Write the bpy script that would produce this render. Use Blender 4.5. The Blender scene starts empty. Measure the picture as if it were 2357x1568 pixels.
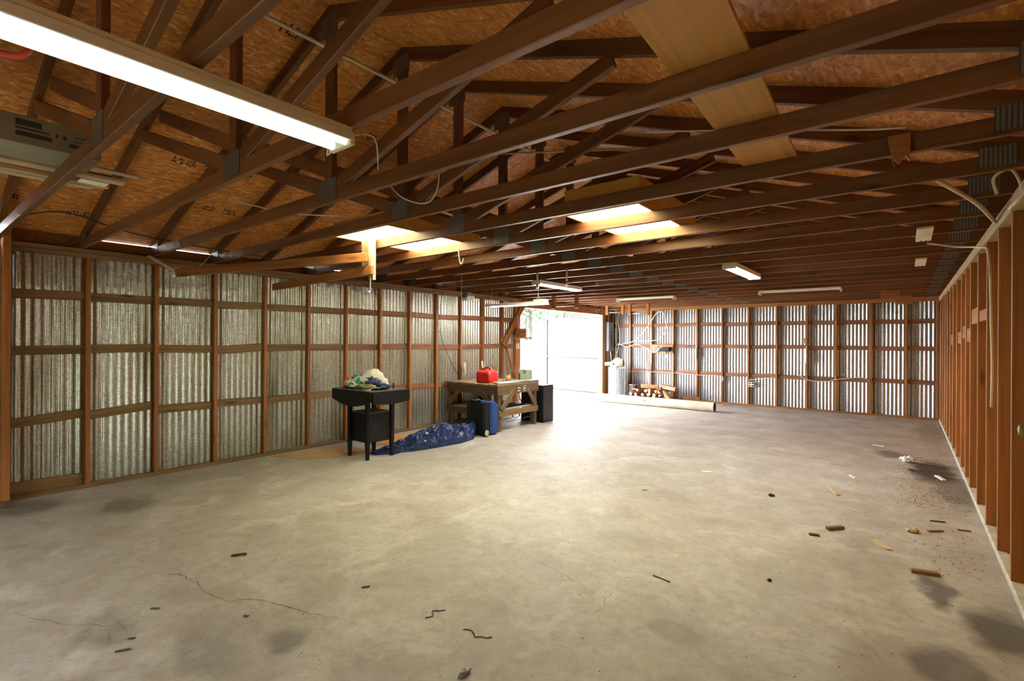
import bpy, math, random
from mathutils import Vector, Matrix, noise as mnoise
random.seed(7)
sc = bpy.context.scene
COL = sc.collection
# ------------------------------------------------------------------ camera
H = 1.53
YAW, PITCH, ROLL = 0.669265, 0.000841, 0.005316
def cam_axes():
    f = Vector((-math.sin(YAW)*math.cos(PITCH), math.cos(YAW)*math.cos(PITCH), math.sin(PITCH)))
    r = Vector((math.cos(YAW), math.sin(YAW), 0)); u = r.cross(f)
    return r*math.cos(ROLL)+u*math.sin(ROLL), u*math.cos(ROLL)-r*math.sin(ROLL), f
_r, _u, _f = cam_axes()
cd = bpy.data.cameras.new('camera'); cam = bpy.data.objects.new('camera', cd); COL.objects.link(cam)
cd.sensor_width = 36; cd.lens = 1146.05*36/2357; cd.clip_start = 0.02; cd.clip_end = 300
m = Matrix((_r, _u, -_f)).transposed().to_4x4(); m.translation = (0, 0, H); cam.matrix_world = m
sc.camera = cam
# ------------------------------------------------------------------ world, exposure
SKY = 12.5
w = bpy.data.worlds.new('overcast'); sc.world = w; w.use_nodes = True
bg = w.node_tree.nodes['Background']; bg.inputs[0].default_value = (0.92, 0.96, 1.0, 1); bg.inputs[1].default_value = SKY
sc.view_settings.view_transform = 'Standard'; sc.view_settings.look = 'None'
sc.view_settings.gamma = 1; sc.view_settings.use_curve_mapping = False
sc.view_settings.exposure = 1.38
sc.cycles.max_bounces = 5; sc.cycles.diffuse_bounces = 4; sc.cycles.glossy_bounces = 2; sc.cycles.transmission_bounces = 2
sc.cycles.use_adaptive_sampling = True; sc.cycles.adaptive_threshold = 0.10; sc.cycles.adaptive_min_samples = 10
sc.cycles.caustics_reflective = False; sc.cycles.caustics_refractive = False
sc.cycles.sample_clamp_indirect = 8.0
def portal(name, loc, rot, sx, sy):
    d = bpy.data.lights.new(name, 'AREA'); d.shape = 'RECTANGLE'; d.size = sx; d.size_y = sy; d.cycles.is_portal = True
    o = bpy.data.objects.new(name, d); COL.objects.link(o); o.location = loc; o.rotation_euler = rot
    return o
# portals sit in the side doorway and the added rear opening and only guide the sampling of the sky (they give off no light)
portal('portal', (-6.75, 10.46, 1.15), (0, math.radians(-90), 0), 2.3, 3.7)
portal('portal', (-3.2, -2.69, 0.90), (math.radians(90), 0, 0), 4.8, 1.8)
# ------------------------------------------------------------------ node helpers
class M:
    def __init__(s, name):
        s.m = bpy.data.materials.new(name); s.m.use_nodes = True; s.t = s.m.node_tree
        s.b = s.t.nodes['Principled BSDF']
    def n(s, kind, **kw):
        nd = s.t.nodes.new('ShaderNode'+kind)
        for k, v in kw.items():
            if k.startswith('_'): setattr(nd, k[1:], v)
            else:
                key = int(k[1:]) if k[0] == 'i' and k[1:].isdigit() else k.replace('__', ' ')
                s.set(nd.inputs[key], v)
        return nd
    def set(s, inp, v):
        if hasattr(v, 'is_linked') or isinstance(v, bpy.types.NodeSocket): s.t.links.new(v, inp)
        else: inp.default_value = v
    def p(s, **kw):
        for k, v in kw.items(): s.set(s.b.inputs[k.replace('__', ' ')], v)
        return s
    def ramp(s, fac, stops, interp='LINEAR'):
        r = s.n('ValToRGB'); s.set(r.inputs[0], fac); e = r.color_ramp.elements; r.color_ramp.interpolation = interp
        while len(e) < len(stops): e.new(0.5)
        for q, (pos, c) in zip(e, stops): q.position = pos; q.color = (c[0], c[1], c[2], 1)
        return r.outputs[0]
    def mix(s, f, a, b, mode='MIX'):
        x = s.n('Mix', _data_type='RGBA', _blend_type=mode)
        s.set(x.inputs[0], f); s.set(x.inputs[6], c4(a)); s.set(x.inputs[7], c4(b)); return x.outputs[2]
    def math(s, op, a, b=0.0):
        x = s.n('Math', _operation=op); s.set(x.inputs[0], a); s.set(x.inputs[1], b); return x.outputs[0]
    def coord(s, scale=(1, 1, 1), rnd=True, rot=(0, 0, 0)):
        tc = s.n('TexCoord'); v = tc.outputs['Object']
        if rnd:
            oi = s.n('ObjectInfo'); k = s.math('MULTIPLY', oi.outputs['Random'], 37.0)
            va = s.n('VectorMath', _operation='ADD'); s.set(va.inputs[0], v); s.set(va.inputs[1], k); v = va.outputs[0]
        mp = s.n('Mapping'); s.set(mp.inputs[0], v); mp.inputs[3].default_value = scale; mp.inputs[2].default_value = rot
        return mp.outputs[0]
    def noise(s, v, scale, detail=4, rough=0.55, dist=0.0):
        x = s.n('TexNoise'); s.set(x.inputs['Vector'], v); x.inputs['Scale'].default_value = scale
        x.inputs['Detail'].default_value = detail; x.inputs['Roughness'].default_value = rough; x.inputs['Distortion'].default_value = dist
        return x.outputs[0]
    def bump(s, h, strength=0.3, dist=0.01):
        x = s.n('Bump'); s.set(x.inputs['Height'], h); x.inputs['Strength'].default_value = strength; x.inputs['Distance'].default_value = dist
        s.set(s.b.inputs['Normal'], x.outputs[0]); return s
def c4(c): return (c[0], c[1], c[2], 1) if isinstance(c, (tuple, list)) and len(c) == 3 else c
def plain(name, col, rough=0.6, metal=0.0, var=0.12, scale=6.0, bump=0.0):
    a = M(name); v = a.coord(); n = a.noise(v, scale, 5)
    lo = tuple(x*(1-var) for x in col); hi = tuple(min(1, x*(1+var)) for x in col)
    a.p(Base__Color=a.ramp(n, [(0.3, lo), (0.7, hi)]), Roughness=rough, Metallic=metal)
    if bump: a.bump(a.noise(v, scale*6, 3), bump, 0.01)
    return a.m
def wood(name, dark, mid, light, rough=0.55, knots=True, rv=0.35, spec=0.42):
    """sawn lumber: grain runs along the local x axis of each board"""
    a = M(name)
    g = a.noise(a.coord((0.35, 9, 9)), 3.0, 5, 0.5, 0.3)
    col = a.ramp(g, [(0.18, dark), (0.5, mid), (0.85, light)])
    big = a.noise(a.coord((0.5, 2, 2)), 1.4, 2)
    col = a.mix(a.math('MULTIPLY', big, 0.30), col, dark)
    if knots:
        vo = a.n('TexVoronoi'); a.set(vo.inputs['Vector'], a.coord((1.6, 6, 6))); vo.inputs['Scale'].default_value = 1.0
        kn = a.ramp(vo.outputs['Distance'], [(0.05, (0.8, 0.8, 0.8)), (0.16, (0, 0, 0))])
        col = a.mix(kn, col, tuple(x*0.35 for x in dark))
    oi = a.n('ObjectInfo'); br = a.math('ADD', a.math('MULTIPLY', oi.outputs['Random'], rv), 1-rv/2)
    hs = a.n('HueSaturation'); a.set(hs.inputs['Color'], col); a.set(hs.inputs['Value'], br)
    a.p(Base__Color=hs.outputs[0], Roughness=rough).bump(g, 0.15, 0.003)
    a.b.inputs['Specular IOR Level'].default_value = spec; a.b.inputs['Specular Tint'].default_value = (1.0, 0.80, 0.60, 1)
    return a.m
MT = {}
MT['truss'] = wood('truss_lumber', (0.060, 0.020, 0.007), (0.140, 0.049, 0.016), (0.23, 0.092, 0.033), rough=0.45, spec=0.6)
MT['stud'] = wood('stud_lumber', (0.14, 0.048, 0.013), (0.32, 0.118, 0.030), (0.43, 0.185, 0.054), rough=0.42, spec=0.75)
MT['stud_old'] = wood('weathered_lumber', (0.085, 0.052, 0.026), (0.20, 0.125, 0.060), (0.32, 0.21, 0.11))
MT['pale'] = wood('pale_lumber', (0.36, 0.25, 0.14), (0.52, 0.39, 0.24), (0.62, 0.50, 0.33))
MT['bench'] = wood('bench_lumber', (0.05, 0.034, 0.020), (0.13, 0.088, 0.050), (0.24, 0.165, 0.095))  # darkened for dirt and for the shadow on the bench's near side
MT['benchtop'] = wood('bench_top_lumber', (0.09, 0.06, 0.03), (0.24, 0.16, 0.085), (0.36, 0.25, 0.14))
MT['girt'] = wood('girt_lumber', (0.11, 0.045, 0.022), (0.24, 0.105, 0.055), (0.33, 0.16, 0.09))
MT['fire'] = wood('split_firewood', (0.15, 0.055, 0.022), (0.32, 0.135, 0.056), (0.46, 0.23, 0.11), knots=False)
MT['fire_end'] = wood('firewood_cut_face', (0.32, 0.21, 0.13), (0.45, 0.32, 0.20), (0.55, 0.42, 0.29), knots=False)
MT['ply'] = wood('plywood', (0.38, 0.185, 0.048), (0.52, 0.27, 0.074), (0.60, 0.335, 0.105), knots=False, rv=0.1)
def osb():
    a = M('oriented_strand_board'); cols = []
    for i, (sx, sy, r) in enumerate(((14, 60, 0.20), (22, 66, 1.35), (18, 52, -0.5))):
        vo = a.n('TexVoronoi'); a.set(vo.inputs['Vector'], a.coord((sx, sy, 1), rot=(0, 0, r))); vo.inputs['Scale'].default_value = 0.9
        sep = a.n('SeparateColor'); a.set(sep.inputs[0], vo.outputs['Color']); cols.append(sep.outputs[0])
    k = a.noise(a.coord((1, 1, 1)), 9, 3)
    k1 = a.ramp(k, [(0.44, (0, 0, 0)), (0.46, (1, 1, 1))]); k2 = a.ramp(k, [(0.56, (0, 0, 0)), (0.58, (1, 1, 1))])
    f = a.mix(k1, cols[0], cols[1]); f = a.mix(k2, f, cols[2])
    base = a.ramp(f, [(0.0, (0.42, 0.145, 0.026)), (0.5, (0.62, 0.240, 0.046)), (0.88, (0.72, 0.310, 0.080)), (1.0, (0.82, 0.46, 0.20))])
    st = a.noise(a.coord((1, 1, 1)), 1.3, 4)
    base = a.mix(a.ramp(st, [(0.55, (0, 0, 0)), (0.8, (0.55, 0.55, 0.55))]), base, (0.10, 0.045, 0.016))
    a.p(Base__Color=base, Roughness=0.48).bump(f, 0.2, 0.004); a.b.inputs['Specular IOR Level'].default_value = 0.5
    return a.m
MT['osb'] = osb()
def galv(name, lo, hi, rough, stain, metal=0.9):
    a = M(name)
    vo = a.n('TexVoronoi'); a.set(vo.inputs['Vector'], a.coord((1, 1, 1))); vo.inputs['Scale'].default_value = 95
    sep = a.n('SeparateColor'); a.set(sep.inputs[0], vo.outputs['Color'])
    sp = a.ramp(sep.outputs[0], [(0.0, lo), (1.0, hi)])
    st = a.noise(a.coord((2, 2, 0.5)), 1.2, 3)
    col = a.mix(a.ramp(st, [(0.50, (0, 0, 0)), (0.75, (0.75, 0.75, 0.75))]), sp, stain)
    rg = a.ramp(sep.outputs[1], [(0.0, (rough-0.02,)*3), (1.0, (rough+0.03,)*3)])
    a.p(Base__Color=col, Roughness=rg, Metallic=metal)
    return a.m
MT['galv'] = galv('galvanized_sheet', (0.36, 0.38, 0.35), (0.68, 0.70, 0.66), 0.33, (0.17, 0.165, 0.075))
MT['galv_far'] = galv('galvanized_sheet_bright', (0.28, 0.29, 0.31), (0.56, 0.57, 0.60), 0.40, (0.36, 0.33, 0.27))
MT['door_sheet'] = galv('door_sheet', (0.55, 0.56, 0.57), (0.78, 0.78, 0.78), 0.5, (0.6, 0.6, 0.58), 0.4)
def plate():
    a = M('nail_plate'); tc = a.n('TexCoord'); wv = a.n('TexWave', _bands_direction='X'); a.set(wv.inputs['Vector'], tc.outputs['Object'])
    wv.inputs['Scale'].default_value = 17; wv.inputs['Distortion'].default_value = 0.6; wv.inputs['Detail'].default_value = 3
    a.p(Base__Color=a.ramp(wv.outputs[1], [(0.25, (0.10, 0.10, 0.096)), (0.6, (0.22, 0.225, 0.215))]), Roughness=0.42, Metallic=0.75)
    return a.m
MT['plate'] = plate()
def concrete():
    a = M('concrete_floor'); v = a.coord(rnd=False)
    n1 = a.noise(v, 1.9, 9, 0.66, 0.5); n2 = a.noise(v, 4.5, 8, 0.65); n3 = a.noise(v, 60, 3); n4 = a.noise(v, 14, 8, 0.7, 0.6)
    col = a.ramp(n1, [(0.30, (0.275, 0.250, 0.216)), (0.50, (0.375, 0.353, 0.316)), (0.70, (0.46, 0.445, 0.408))])
    col = a.mix(a.ramp(n2, [(0.36, (0.6, 0.6, 0.6)), (0.56, (0, 0, 0))]), col, (0.33, 0.285, 0.220))
    col = a.mix(a.ramp(a.noise(v, 2.1, 6, 0.6, 0.8), [(0.52, (0, 0, 0)), (0.70, (0.45, 0.45, 0.45))]), col, (0.62, 0.60, 0.54))
    col = a.mix(a.ramp(n3, [(0.62, (0, 0, 0)), (0.70, (0.5, 0.5, 0.5))]), col, (0.16, 0.13, 0.09))
    col = a.mix(a.ramp(n4, [(0.34, (0.55, 0.55, 0.55)), (0.52, (0, 0, 0))]), col, (0.27, 0.235, 0.185))
    tc = a.n('TexCoord'); nz = a.n('TexNoise'); a.set(nz.inputs['Vector'], tc.outputs['Object']); nz.inputs['Scale'].default_value = 3.0; nz.inputs['Detail'].default_value = 6
    wob = a.n('VectorMath', _operation='SCALE'); a.set(wob.inputs[0], nz.outputs[1]); wob.inputs[3].default_value = 0.35
    pos = a.n('VectorMath', _operation='ADD'); a.set(pos.inputs[0], tc.outputs['Object']); a.set(pos.inputs[1], wob.outputs[0])
    # oil and soot stains that lie on this slab
    for (x, y, rx, ry, s) in ((0.27, 7.75, 0.27, 0.75, 0.97), (-0.16, 8.62, 0.22, 0.30, 0.6), (0.42, 6.9, 0.22, 0.9, 0.55), (0.15, 4.02, 0.10, 0.30, 0.7),
                              (0.42, 3.65, 0.22, 0.35, 0.75), (0.17, 3.1, 0.16, 0.25, 0.6), (-0.95, 2.62, 0.20, 0.12, 0.25), (-5.6, 1.46, 0.33, 0.22, 0.5), (-2.48, 1.29, 0.16, 0.12, 0.45),
                              (-3.3, 0.75, 0.25, 0.2, 0.3), (-2.7, 1.0, 0.3, 0.15, 0.3), (-6.2, 0.8, 0.35, 0.3, 0.6), (0.35, 11.2, 0.3, 1.4, 0.35)):
        d = a.n('VectorMath', _operation='SUBTRACT'); a.set(d.inputs[0], pos.outputs[0]); d.inputs[1].default_value = (x+0.175, y+0.175, 0.175)
        q = a.n('VectorMath', _operation='MULTIPLY'); a.set(q.inputs[0], d.outputs[0]); q.inputs[1].default_value = (1/rx, 1/ry, 0)
        ln = a.n('VectorMath', _operation='LENGTH'); a.set(ln.inputs[0], q.outputs[0])
        col = a.mix(a.ramp(ln.outputs[1], [(0.55, (s, s, s)), (1.15, (0, 0, 0))]), col, (0.030, 0.027, 0.022))
    a.p(Base__Color=col, Roughness=a.ramp(n2, [(0.3, (0.48,)*3), (0.7, (0.72,)*3)])).bump(a.noise(v, 26, 6), 0.12, 0.006)
    a.b.inputs['Specular IOR Level'].default_value = 0.45
    return a.m
MT['concrete'] = concrete()
MT['curb'] = plain('concrete_curb', (0.42, 0.39, 0.31), 0.8, scale=9, var=0.25, bump=0.2)
MT['yard'] = plain('concrete_yard', (0.62, 0.61, 0.57), 0.9, scale=1.5)
MT['grass'] = plain('rough_grass', (0.07, 0.085, 0.03), 0.95, scale=3, var=0.4)
MT['leaf'] = plain('tree_leaves', (0.030, 0.045, 0.018), 0.7, scale=2, var=0.4)
MT['added_hedge'] = plain('added_hedge_leaves', (0.12, 0.13, 0.09), 0.9, scale=9, var=0.5)
MT['bark'] = plain('tree_bark', (0.030, 0.026, 0.022), 0.9, scale=8)
MT['shadow_steel'] = plain('shadow_dark_steel', (0.012, 0.011, 0.012), 0.7)  # near-black colour stands in for shadow lines along the door leaf frame
MT['fence'] = plain('grey_fence_board', (0.10, 0.10, 0.095), 0.9, scale=4)
MT['roofing'] = plain('roof_shingle', (0.06, 0.06, 0.06), 0.95)
MT['black'] = plain('black_paint', (0.006, 0.007, 0.010), 0.42, scale=12, var=0.3)
MT['black_dust'] = plain('dusty_black_paint', (0.016, 0.017, 0.019), 0.6, scale=12, var=0.3)
MT['dust'] = plain('dusty_table_top', (0.13, 0.11, 0.08), 0.7, scale=6, var=0.3)
MT['cabinet'] = plain('black_laminate', (0.030, 0.026, 0.030), 0.35, scale=4)
MT['rubber'] = plain('black_plastic', (0.010, 0.011, 0.012), 0.5, scale=10, bump=0.05)
MT['blue'] = plain('blue_plastic', (0.010, 0.060, 0.27), 0.38, scale=4)
MT['red'] = plain('red_plastic', (0.62, 0.020, 0.018), 0.42, scale=5, var=0.1)
MT['redpaint'] = plain('red_vinyl', (0.55, 0.06, 0.05), 0.45)
MT['white'] = plain('white_enamel', (0.74, 0.75, 0.72), 0.35, var=0.05)
MT['cream'] = plain('cream_plastic', (0.70, 0.66, 0.52), 0.5, var=0.06)
MT['yellowish'] = plain('yellowed_plastic', (0.62, 0.58, 0.22), 0.5, var=0.08)
MT['grey'] = plain('grey_enamel', (0.25, 0.26, 0.28), 0.45, 0.2, var=0.08)
MT['steel'] = plain('steel', (0.50, 0.50, 0.49), 0.35, 0.9)
MT['rust'] = plain('rusty_iron', (0.12, 0.07, 0.045), 0.8, 0.3, scale=20, var=0.4)
MT['pvc'] = plain('pale_conduit', (0.56, 0.50, 0.36), 0.5, var=0.08)
MT['cable'] = plain('cream_cable', (0.60, 0.56, 0.47), 0.55, var=0.06)
MT['cable_dark'] = plain('dark_cable', (0.05, 0.04, 0.035), 0.6)
MT['cardboard'] = plain('cardboard', (0.40, 0.26, 0.12), 0.85, scale=8)
MT['carton'] = plain('grey_carton', (0.20, 0.175, 0.115), 0.8, scale=5)
MT['ink'] = plain('black_print', (0.03, 0.03, 0.03), 0.8)
MT['kraft'] = plain('kraft_paper_tube', (0.52, 0.43, 0.32), 0.8, scale=5, var=0.2, bump=0.1)
MT['tubein'] = plain('tube_inside', (0.16, 0.12, 0.08), 0.9)
MT['canvas'] = plain('off_white_canvas', (0.62, 0.60, 0.52), 0.85, scale=8, var=0.15, bump=0.2)
MT['orange'] = plain('orange_cloth', (0.70, 0.20, 0.06), 0.8, scale=9, var=0.3)
MT['bluecloth'] = plain('blue_cloth', (0.055, 0.085, 0.20), 0.8, scale=12, var=0.4)
MT['olive'] = plain('olive_cloth', (0.22, 0.20, 0.11), 0.85, scale=8, var=0.3)
def green_print():
    a = M('green_print_cloth'); n = a.noise(a.coord((1, 1, 1)), 9, 2, 0.5, 1.6)
    a.p(Base__Color=a.ramp(n, [(0.36, (0.02, 0.03, 0.02)), (0.40, (0.03, 0.30, 0.23)), (0.52, (0.05, 0.36, 0.28)), (0.55, (0.66, 0.62, 0.52)), (0.66, (0.68, 0.62, 0.5)), (0.69, (0.70, 0.22, 0.08))], 'CONSTANT'), Roughness=0.85)
    return a.m
MT['print'] = green_print()
def tarp():
    a = M('blue_tarpaulin'); v = a.coord(); n = a.noise(v, 16, 6, 0.6, 1.0)
    a.p(Base__Color=a.ramp(n, [(0.3, (0.005, 0.018, 0.080)), (0.7, (0.012, 0.036, 0.150))]), Roughness=0.18).bump(a.noise(v, 9, 4, 0.55, 1.2), 1.0, 0.05)
    return a.m
MT['tarp'] = tarp()
MT['greenbox'] = plain('sage_green_metal', (0.27, 0.33, 0.22), 0.5, var=0.08)
MT['copper'] = plain('reddish_stick', (0.36, 0.13, 0.06), 0.6)
MT['can'] = plain('tin_label', (0.55, 0.22, 0.05), 0.5, scale=14, var=0.6)
MT['straw'] = plain('straw_litter', (0.40, 0.32, 0.20), 0.9)
MT['crumb'] = plain('dark_crumbs', (0.07, 0.055, 0.04), 0.95)
MT['stain'] = plain('crack_line', (0.075, 0.062, 0.045), 0.9)
MT['web'] = plain('mesh_wire', (0.66, 0.67, 0.70), 0.4, 0.6)
MT['film'] = plain('plastic_film', (0.26, 0.28, 0.34), 0.35, scale=6)
for k_ in ('black', 'black_dust', 'rubber', 'cabinet'): MT[k_].node_tree.nodes['Principled BSDF'].inputs['Specular IOR Level'].default_value = 0.22
def emit(name, col, s):
    a = M(name); a.p(Base__Color=c4((0.9, 0.9, 0.85)), Roughness=0.4); a.b.inputs['Emission Color'].default_value = c4(col); a.b.inputs['Emission Strength'].default_value = s
    return a.m
MT['tube'] = emit('fluorescent_tube', (1.0, 0.97, 0.90), 52.0)
MT['tube_big'] = emit('fluorescent_tube_near', (0.95, 1.0, 0.95), 0.34)
MT['diffuser'] = emit('lit_diffuser', (1.0, 0.95, 0.60), 10.0)
# ------------------------------------------------------------------ mesh helpers
class MB:
    def __init__(s): s.v = []; s.f = []; s.mi = []
    def add(s, vs, fs, mi=0):
        k = len(s.v); s.v += [Vector(q) for q in vs]; s.f += [tuple(i+k for i in f) for f in fs]; s.mi += [mi]*len(fs); return s
    def box(s, lo, hi, mi=0, bev=0.0, xf=None):
        x0, y0, z0 = lo; x1, y1, z1 = hi
        if bev <= 0:
            vs = [(x0, y0, z0), (x1, y0, z0), (x1, y1, z0), (x0, y1, z0), (x0, y0, z1), (x1, y0, z1), (x1, y1, z1), (x0, y1, z1)]
            fs = [(0, 3, 2, 1), (4, 5, 6, 7), (0, 1, 5, 4), (1, 2, 6, 5), (2, 3, 7, 6), (3, 0, 4, 7)]
        else:
            b = min(bev, (x1-x0)*.45, (y1-y0)*.45, (z1-z0)*.45); vs = []; idx = {}
            for sx in (0, 1):
                for sy in (0, 1):
                    for sz in (0, 1):
                        for ax in range(3):
                            q = [x1 if sx else x0, y1 if sy else y0, z1 if sz else z0]
                            for o, sg in enumerate((sx, sy, sz)):
                                if o != ax: q[o] += -b if sg else b
                            idx[(sx, sy, sz, ax)] = len(vs); vs.append(q)
            I = lambda a, b_, c, ax: idx[(a, b_, c, ax)]
            fs = []
            for g in (0, 1):
                q = [I(g, 0, 0, 0), I(g, 1, 0, 0), I(g, 1, 1, 0), I(g, 0, 1, 0)]; fs.append(tuple(q if g else q[::-1]))
                q = [I(0, g, 0, 1), I(0, g, 1, 1), I(1, g, 1, 1), I(1, g, 0, 1)]; fs.append(tuple(q if g else q[::-1]))
                q = [I(0, 0, g, 2), I(1, 0, g, 2), I(1, 1, g, 2), I(0, 1, g, 2)]; fs.append(tuple(q if g else q[::-1]))
            for a in (0, 1):
                for c in (0, 1):
                    q = [I(0, a, c, 1), I(1, a, c, 1), I(1, a, c, 2), I(0, a, c, 2)]; fs.append(tuple(q if a != c else q[::-1]))
                    q = [I(a, 0, c, 0), I(a, 0, c, 2), I(a, 1, c, 2), I(a, 1, c, 0)]; fs.append(tuple(q if a != c else q[::-1]))
                    q = [I(a, c, 0, 0), I(a, c, 1, 0), I(a, c, 1, 1), I(a, c, 0, 1)]; fs.append(tuple(q if a != c else q[::-1]))
            for a in (0, 1):
                for c in (0, 1):
                    for e in (0, 1):
                        q = [I(a, c, e, 0), I(a, c, e, 1), I(a, c, e, 2)]; fs.append(tuple(q if (a+c+e) % 2 else q[::-1]))
        if xf is not None: vs = [xf @ Vector(q) for q in vs]
        return s.add(vs, fs, mi)
    def cyl(s, p0, p1, r, n=12, r2=None, caps=True, mi=0):
        p0 = Vector(p0); p1 = Vector(p1); d = (p1-p0).normalized(); r2 = r if r2 is None else r2
        a = d.orthogonal().normalized(); b = d.cross(a); vs = []
        for p, q in ((p0, r), (p1, r2)):
            for i in range(n):
                t = 2*math.pi*i/n; vs.append(p+a*math.cos(t)*q+b*math.sin(t)*q)
        fs = [(i, (i+1) % n, n+(i+1) % n, n+i) for i in range(n)]
        if caps: fs += [tuple(range(n))[::-1], tuple(range(n, 2*n))]
        return s.add(vs, fs, mi)
    def tube(s, pts, r, n=6, mi=0, smooth=3):
        P = [Vector(q) for q in pts]
        if smooth > 1 and len(P) > 2:
            Q = []
            for i in range(len(P)-1):
                a, b, c, d = P[max(i-1, 0)], P[i], P[i+1], P[min(i+2, len(P)-1)]
                for k in range(smooth):
                    t = k/smooth; Q.append(0.5*((2*b)+(c-a)*t+(2*a-5*b+4*c-d)*t*t+(3*b-a-3*c+d)*t**3))
            P = Q+[P[-1]]
        vs = []; up = None
        for i, p in enumerate(P):
            d = (P[min(i+1, len(P)-1)]-P[max(i-1, 0)]).normalized()
            if up is None: up = d.orthogonal().normalized()
            up = (up-d*up.dot(d)); up = up.normalized() if up.length > 1e-6 else d.orthogonal().normalized(); b = d.cross(up)
            for k in range(n):
                t = 2*math.pi*k/n; vs.append(p+up*math.cos(t)*r+b*math.sin(t)*r)
        fs = []
        for i in range(len(P)-1):
            for k in range(n): fs.append((i*n+k, i*n+(k+1) % n, (i+1)*n+(k+1) % n, (i+1)*n+k))
        fs += [tuple(range(n))[::-1], tuple(range((len(P)-1)*n, len(P)*n))]
        return s.add(vs, fs, mi)
    def prism(s, poly, axis, a0, a1, mi=0):
        """poly: 2D points; extruded along axis ('x','y','z') from a0 to a1; the two other axes in order"""
        def P(q, a): return {'x': (a, q[0], q[1]), 'y': (q[0], a, q[1]), 'z': (q[0], q[1], a)}[axis]
        n = len(poly); vs = [P(q, a0) for q in poly]+[P(q, a1) for q in poly]
        return s.add(vs, [tuple(range(n))[::-1], tuple(range(n, 2*n))]+[(i, (i+1) % n, n+(i+1) % n, n+i) for i in range(n)], mi)
    def blob(s, c, rad, seed=0, amp=0.12, freq=2.0, nu=28, nv=16, floor=None, mi=0):
        vs = []; c = Vector(c)
        for j in range(nv+1):
            ph = math.pi*j/nv
            for i in range(nu):
                t = 2*math.pi*i/nu; d = Vector((math.sin(ph)*math.cos(t), math.sin(ph)*math.sin(t), math.cos(ph)))
                k = 1+amp*mnoise.fractal(d*freq+Vector((seed*7.3, seed*3.1, 0)), 0.8, 2.0, 4)*2
                q = c+Vector((d.x*rad[0]*k, d.y*rad[1]*k, d.z*rad[2]*k))
                if floor is not None: q.z = max(q.z, floor)
                vs.append(q)
        fs = [(j*nu+i, (j+1)*nu+i, (j+1)*nu+(i+1) % nu, j*nu+(i+1) % nu) for j in range(nv) for i in range(nu)]
        return s.add(vs, fs, mi)
    def mesh(s, name, mats, off=Vector((0, 0, 0)), smooth=False):
        me = bpy.data.meshes.new(name); me.from_pydata([tuple(q-off) for q in s.v], [], s.f)
        for mm in (mats if isinstance(mats, (list, tuple)) else [mats]): me.materials.append(MT[mm])
        for p, k in zip(me.polygons, s.mi): p.material_index = k; p.use_smooth = smooth
        me.validate(); me.update(); return me
    def build(s, name, mats, parent=None, smooth=False, label=None, origin=None):
        off = wloc(parent) if parent else (Vector(origin) if origin else Vector((0, 0, 0)))
        o = bpy.data.objects.new(name, s.mesh(name, mats, off, smooth)); COL.objects.link(o)
        if parent: o.parent = parent
        elif origin: o.location = origin
        if label: o['label'] = label
        return o
LOC = {}
def wloc(o):
    p = Vector((0, 0, 0))
    while o is not None: p += o.location; o = o.parent
    return p
def empty(name, loc, label=None, cat=None, group=None, kind=None):
    o = bpy.data.objects.new(name, None); COL.objects.link(o); o.location = loc; o.empty_display_size = 0.1
    return tag(o, label, cat, group, kind)
def tag(o, label=None, cat=None, group=None, kind=None):
    if label: o['label'] = label
    if cat: o['category'] = cat
    if group: o['group'] = group
    if kind: o['kind'] = kind
    return o
BOXES = {}
def lumber(name, p0, p1, wd, dp, mat, parent=None, up=(0, 0, 1), bev=0.003):
    """a board from p0 to p1; wd across, dp along 'up'; grain follows its length"""
    p0 = Vector(p0); p1 = Vector(p1); L = (p1-p0).length; x = (p1-p0).normalized(); z = Vector(up)
    z = (z-x*z.dot(x)).normalized(); y = z.cross(x)
    key = (round(L, 4), round(wd, 4), round(dp, 4), mat)
    if key not in BOXES: BOXES[key] = MB().box((-L/2, -wd/2, -dp/2), (L/2, wd/2, dp/2), bev=bev).mesh(name, mat)
    o = bpy.data.objects.new(name, BOXES[key]); COL.objects.link(o)
    M4 = Matrix((x, y, z)).transposed().to_4x4(); M4.translation = (p0+p1)/2-(wloc(parent) if parent else Vector((0, 0, 0)))
    if parent: o.parent = parent
    o.matrix_local = M4
    return o
def copy_tree(o, loc, label=None):
    r = o.copy(); COL.objects.link(r); r.location = loc
    if label: r['label'] = label
    for ch in o.children:
        c = ch.copy(); COL.objects.link(c); c.parent = r
        for g in ch.children:
            d = g.copy(); COL.objects.link(d); d.parent = c
    return r
ORD = ['first', 'second', 'third', 'fourth', 'fifth', 'sixth', 'seventh', 'eighth', 'ninth', 'tenth', 'eleventh', 'twelfth', 'thirteenth', 'fourteenth', 'fifteenth', 'sixteenth', 'seventeenth', 'eighteenth', 'nineteenth', 'twentieth', 'twenty-first', 'twenty-second']
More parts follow.
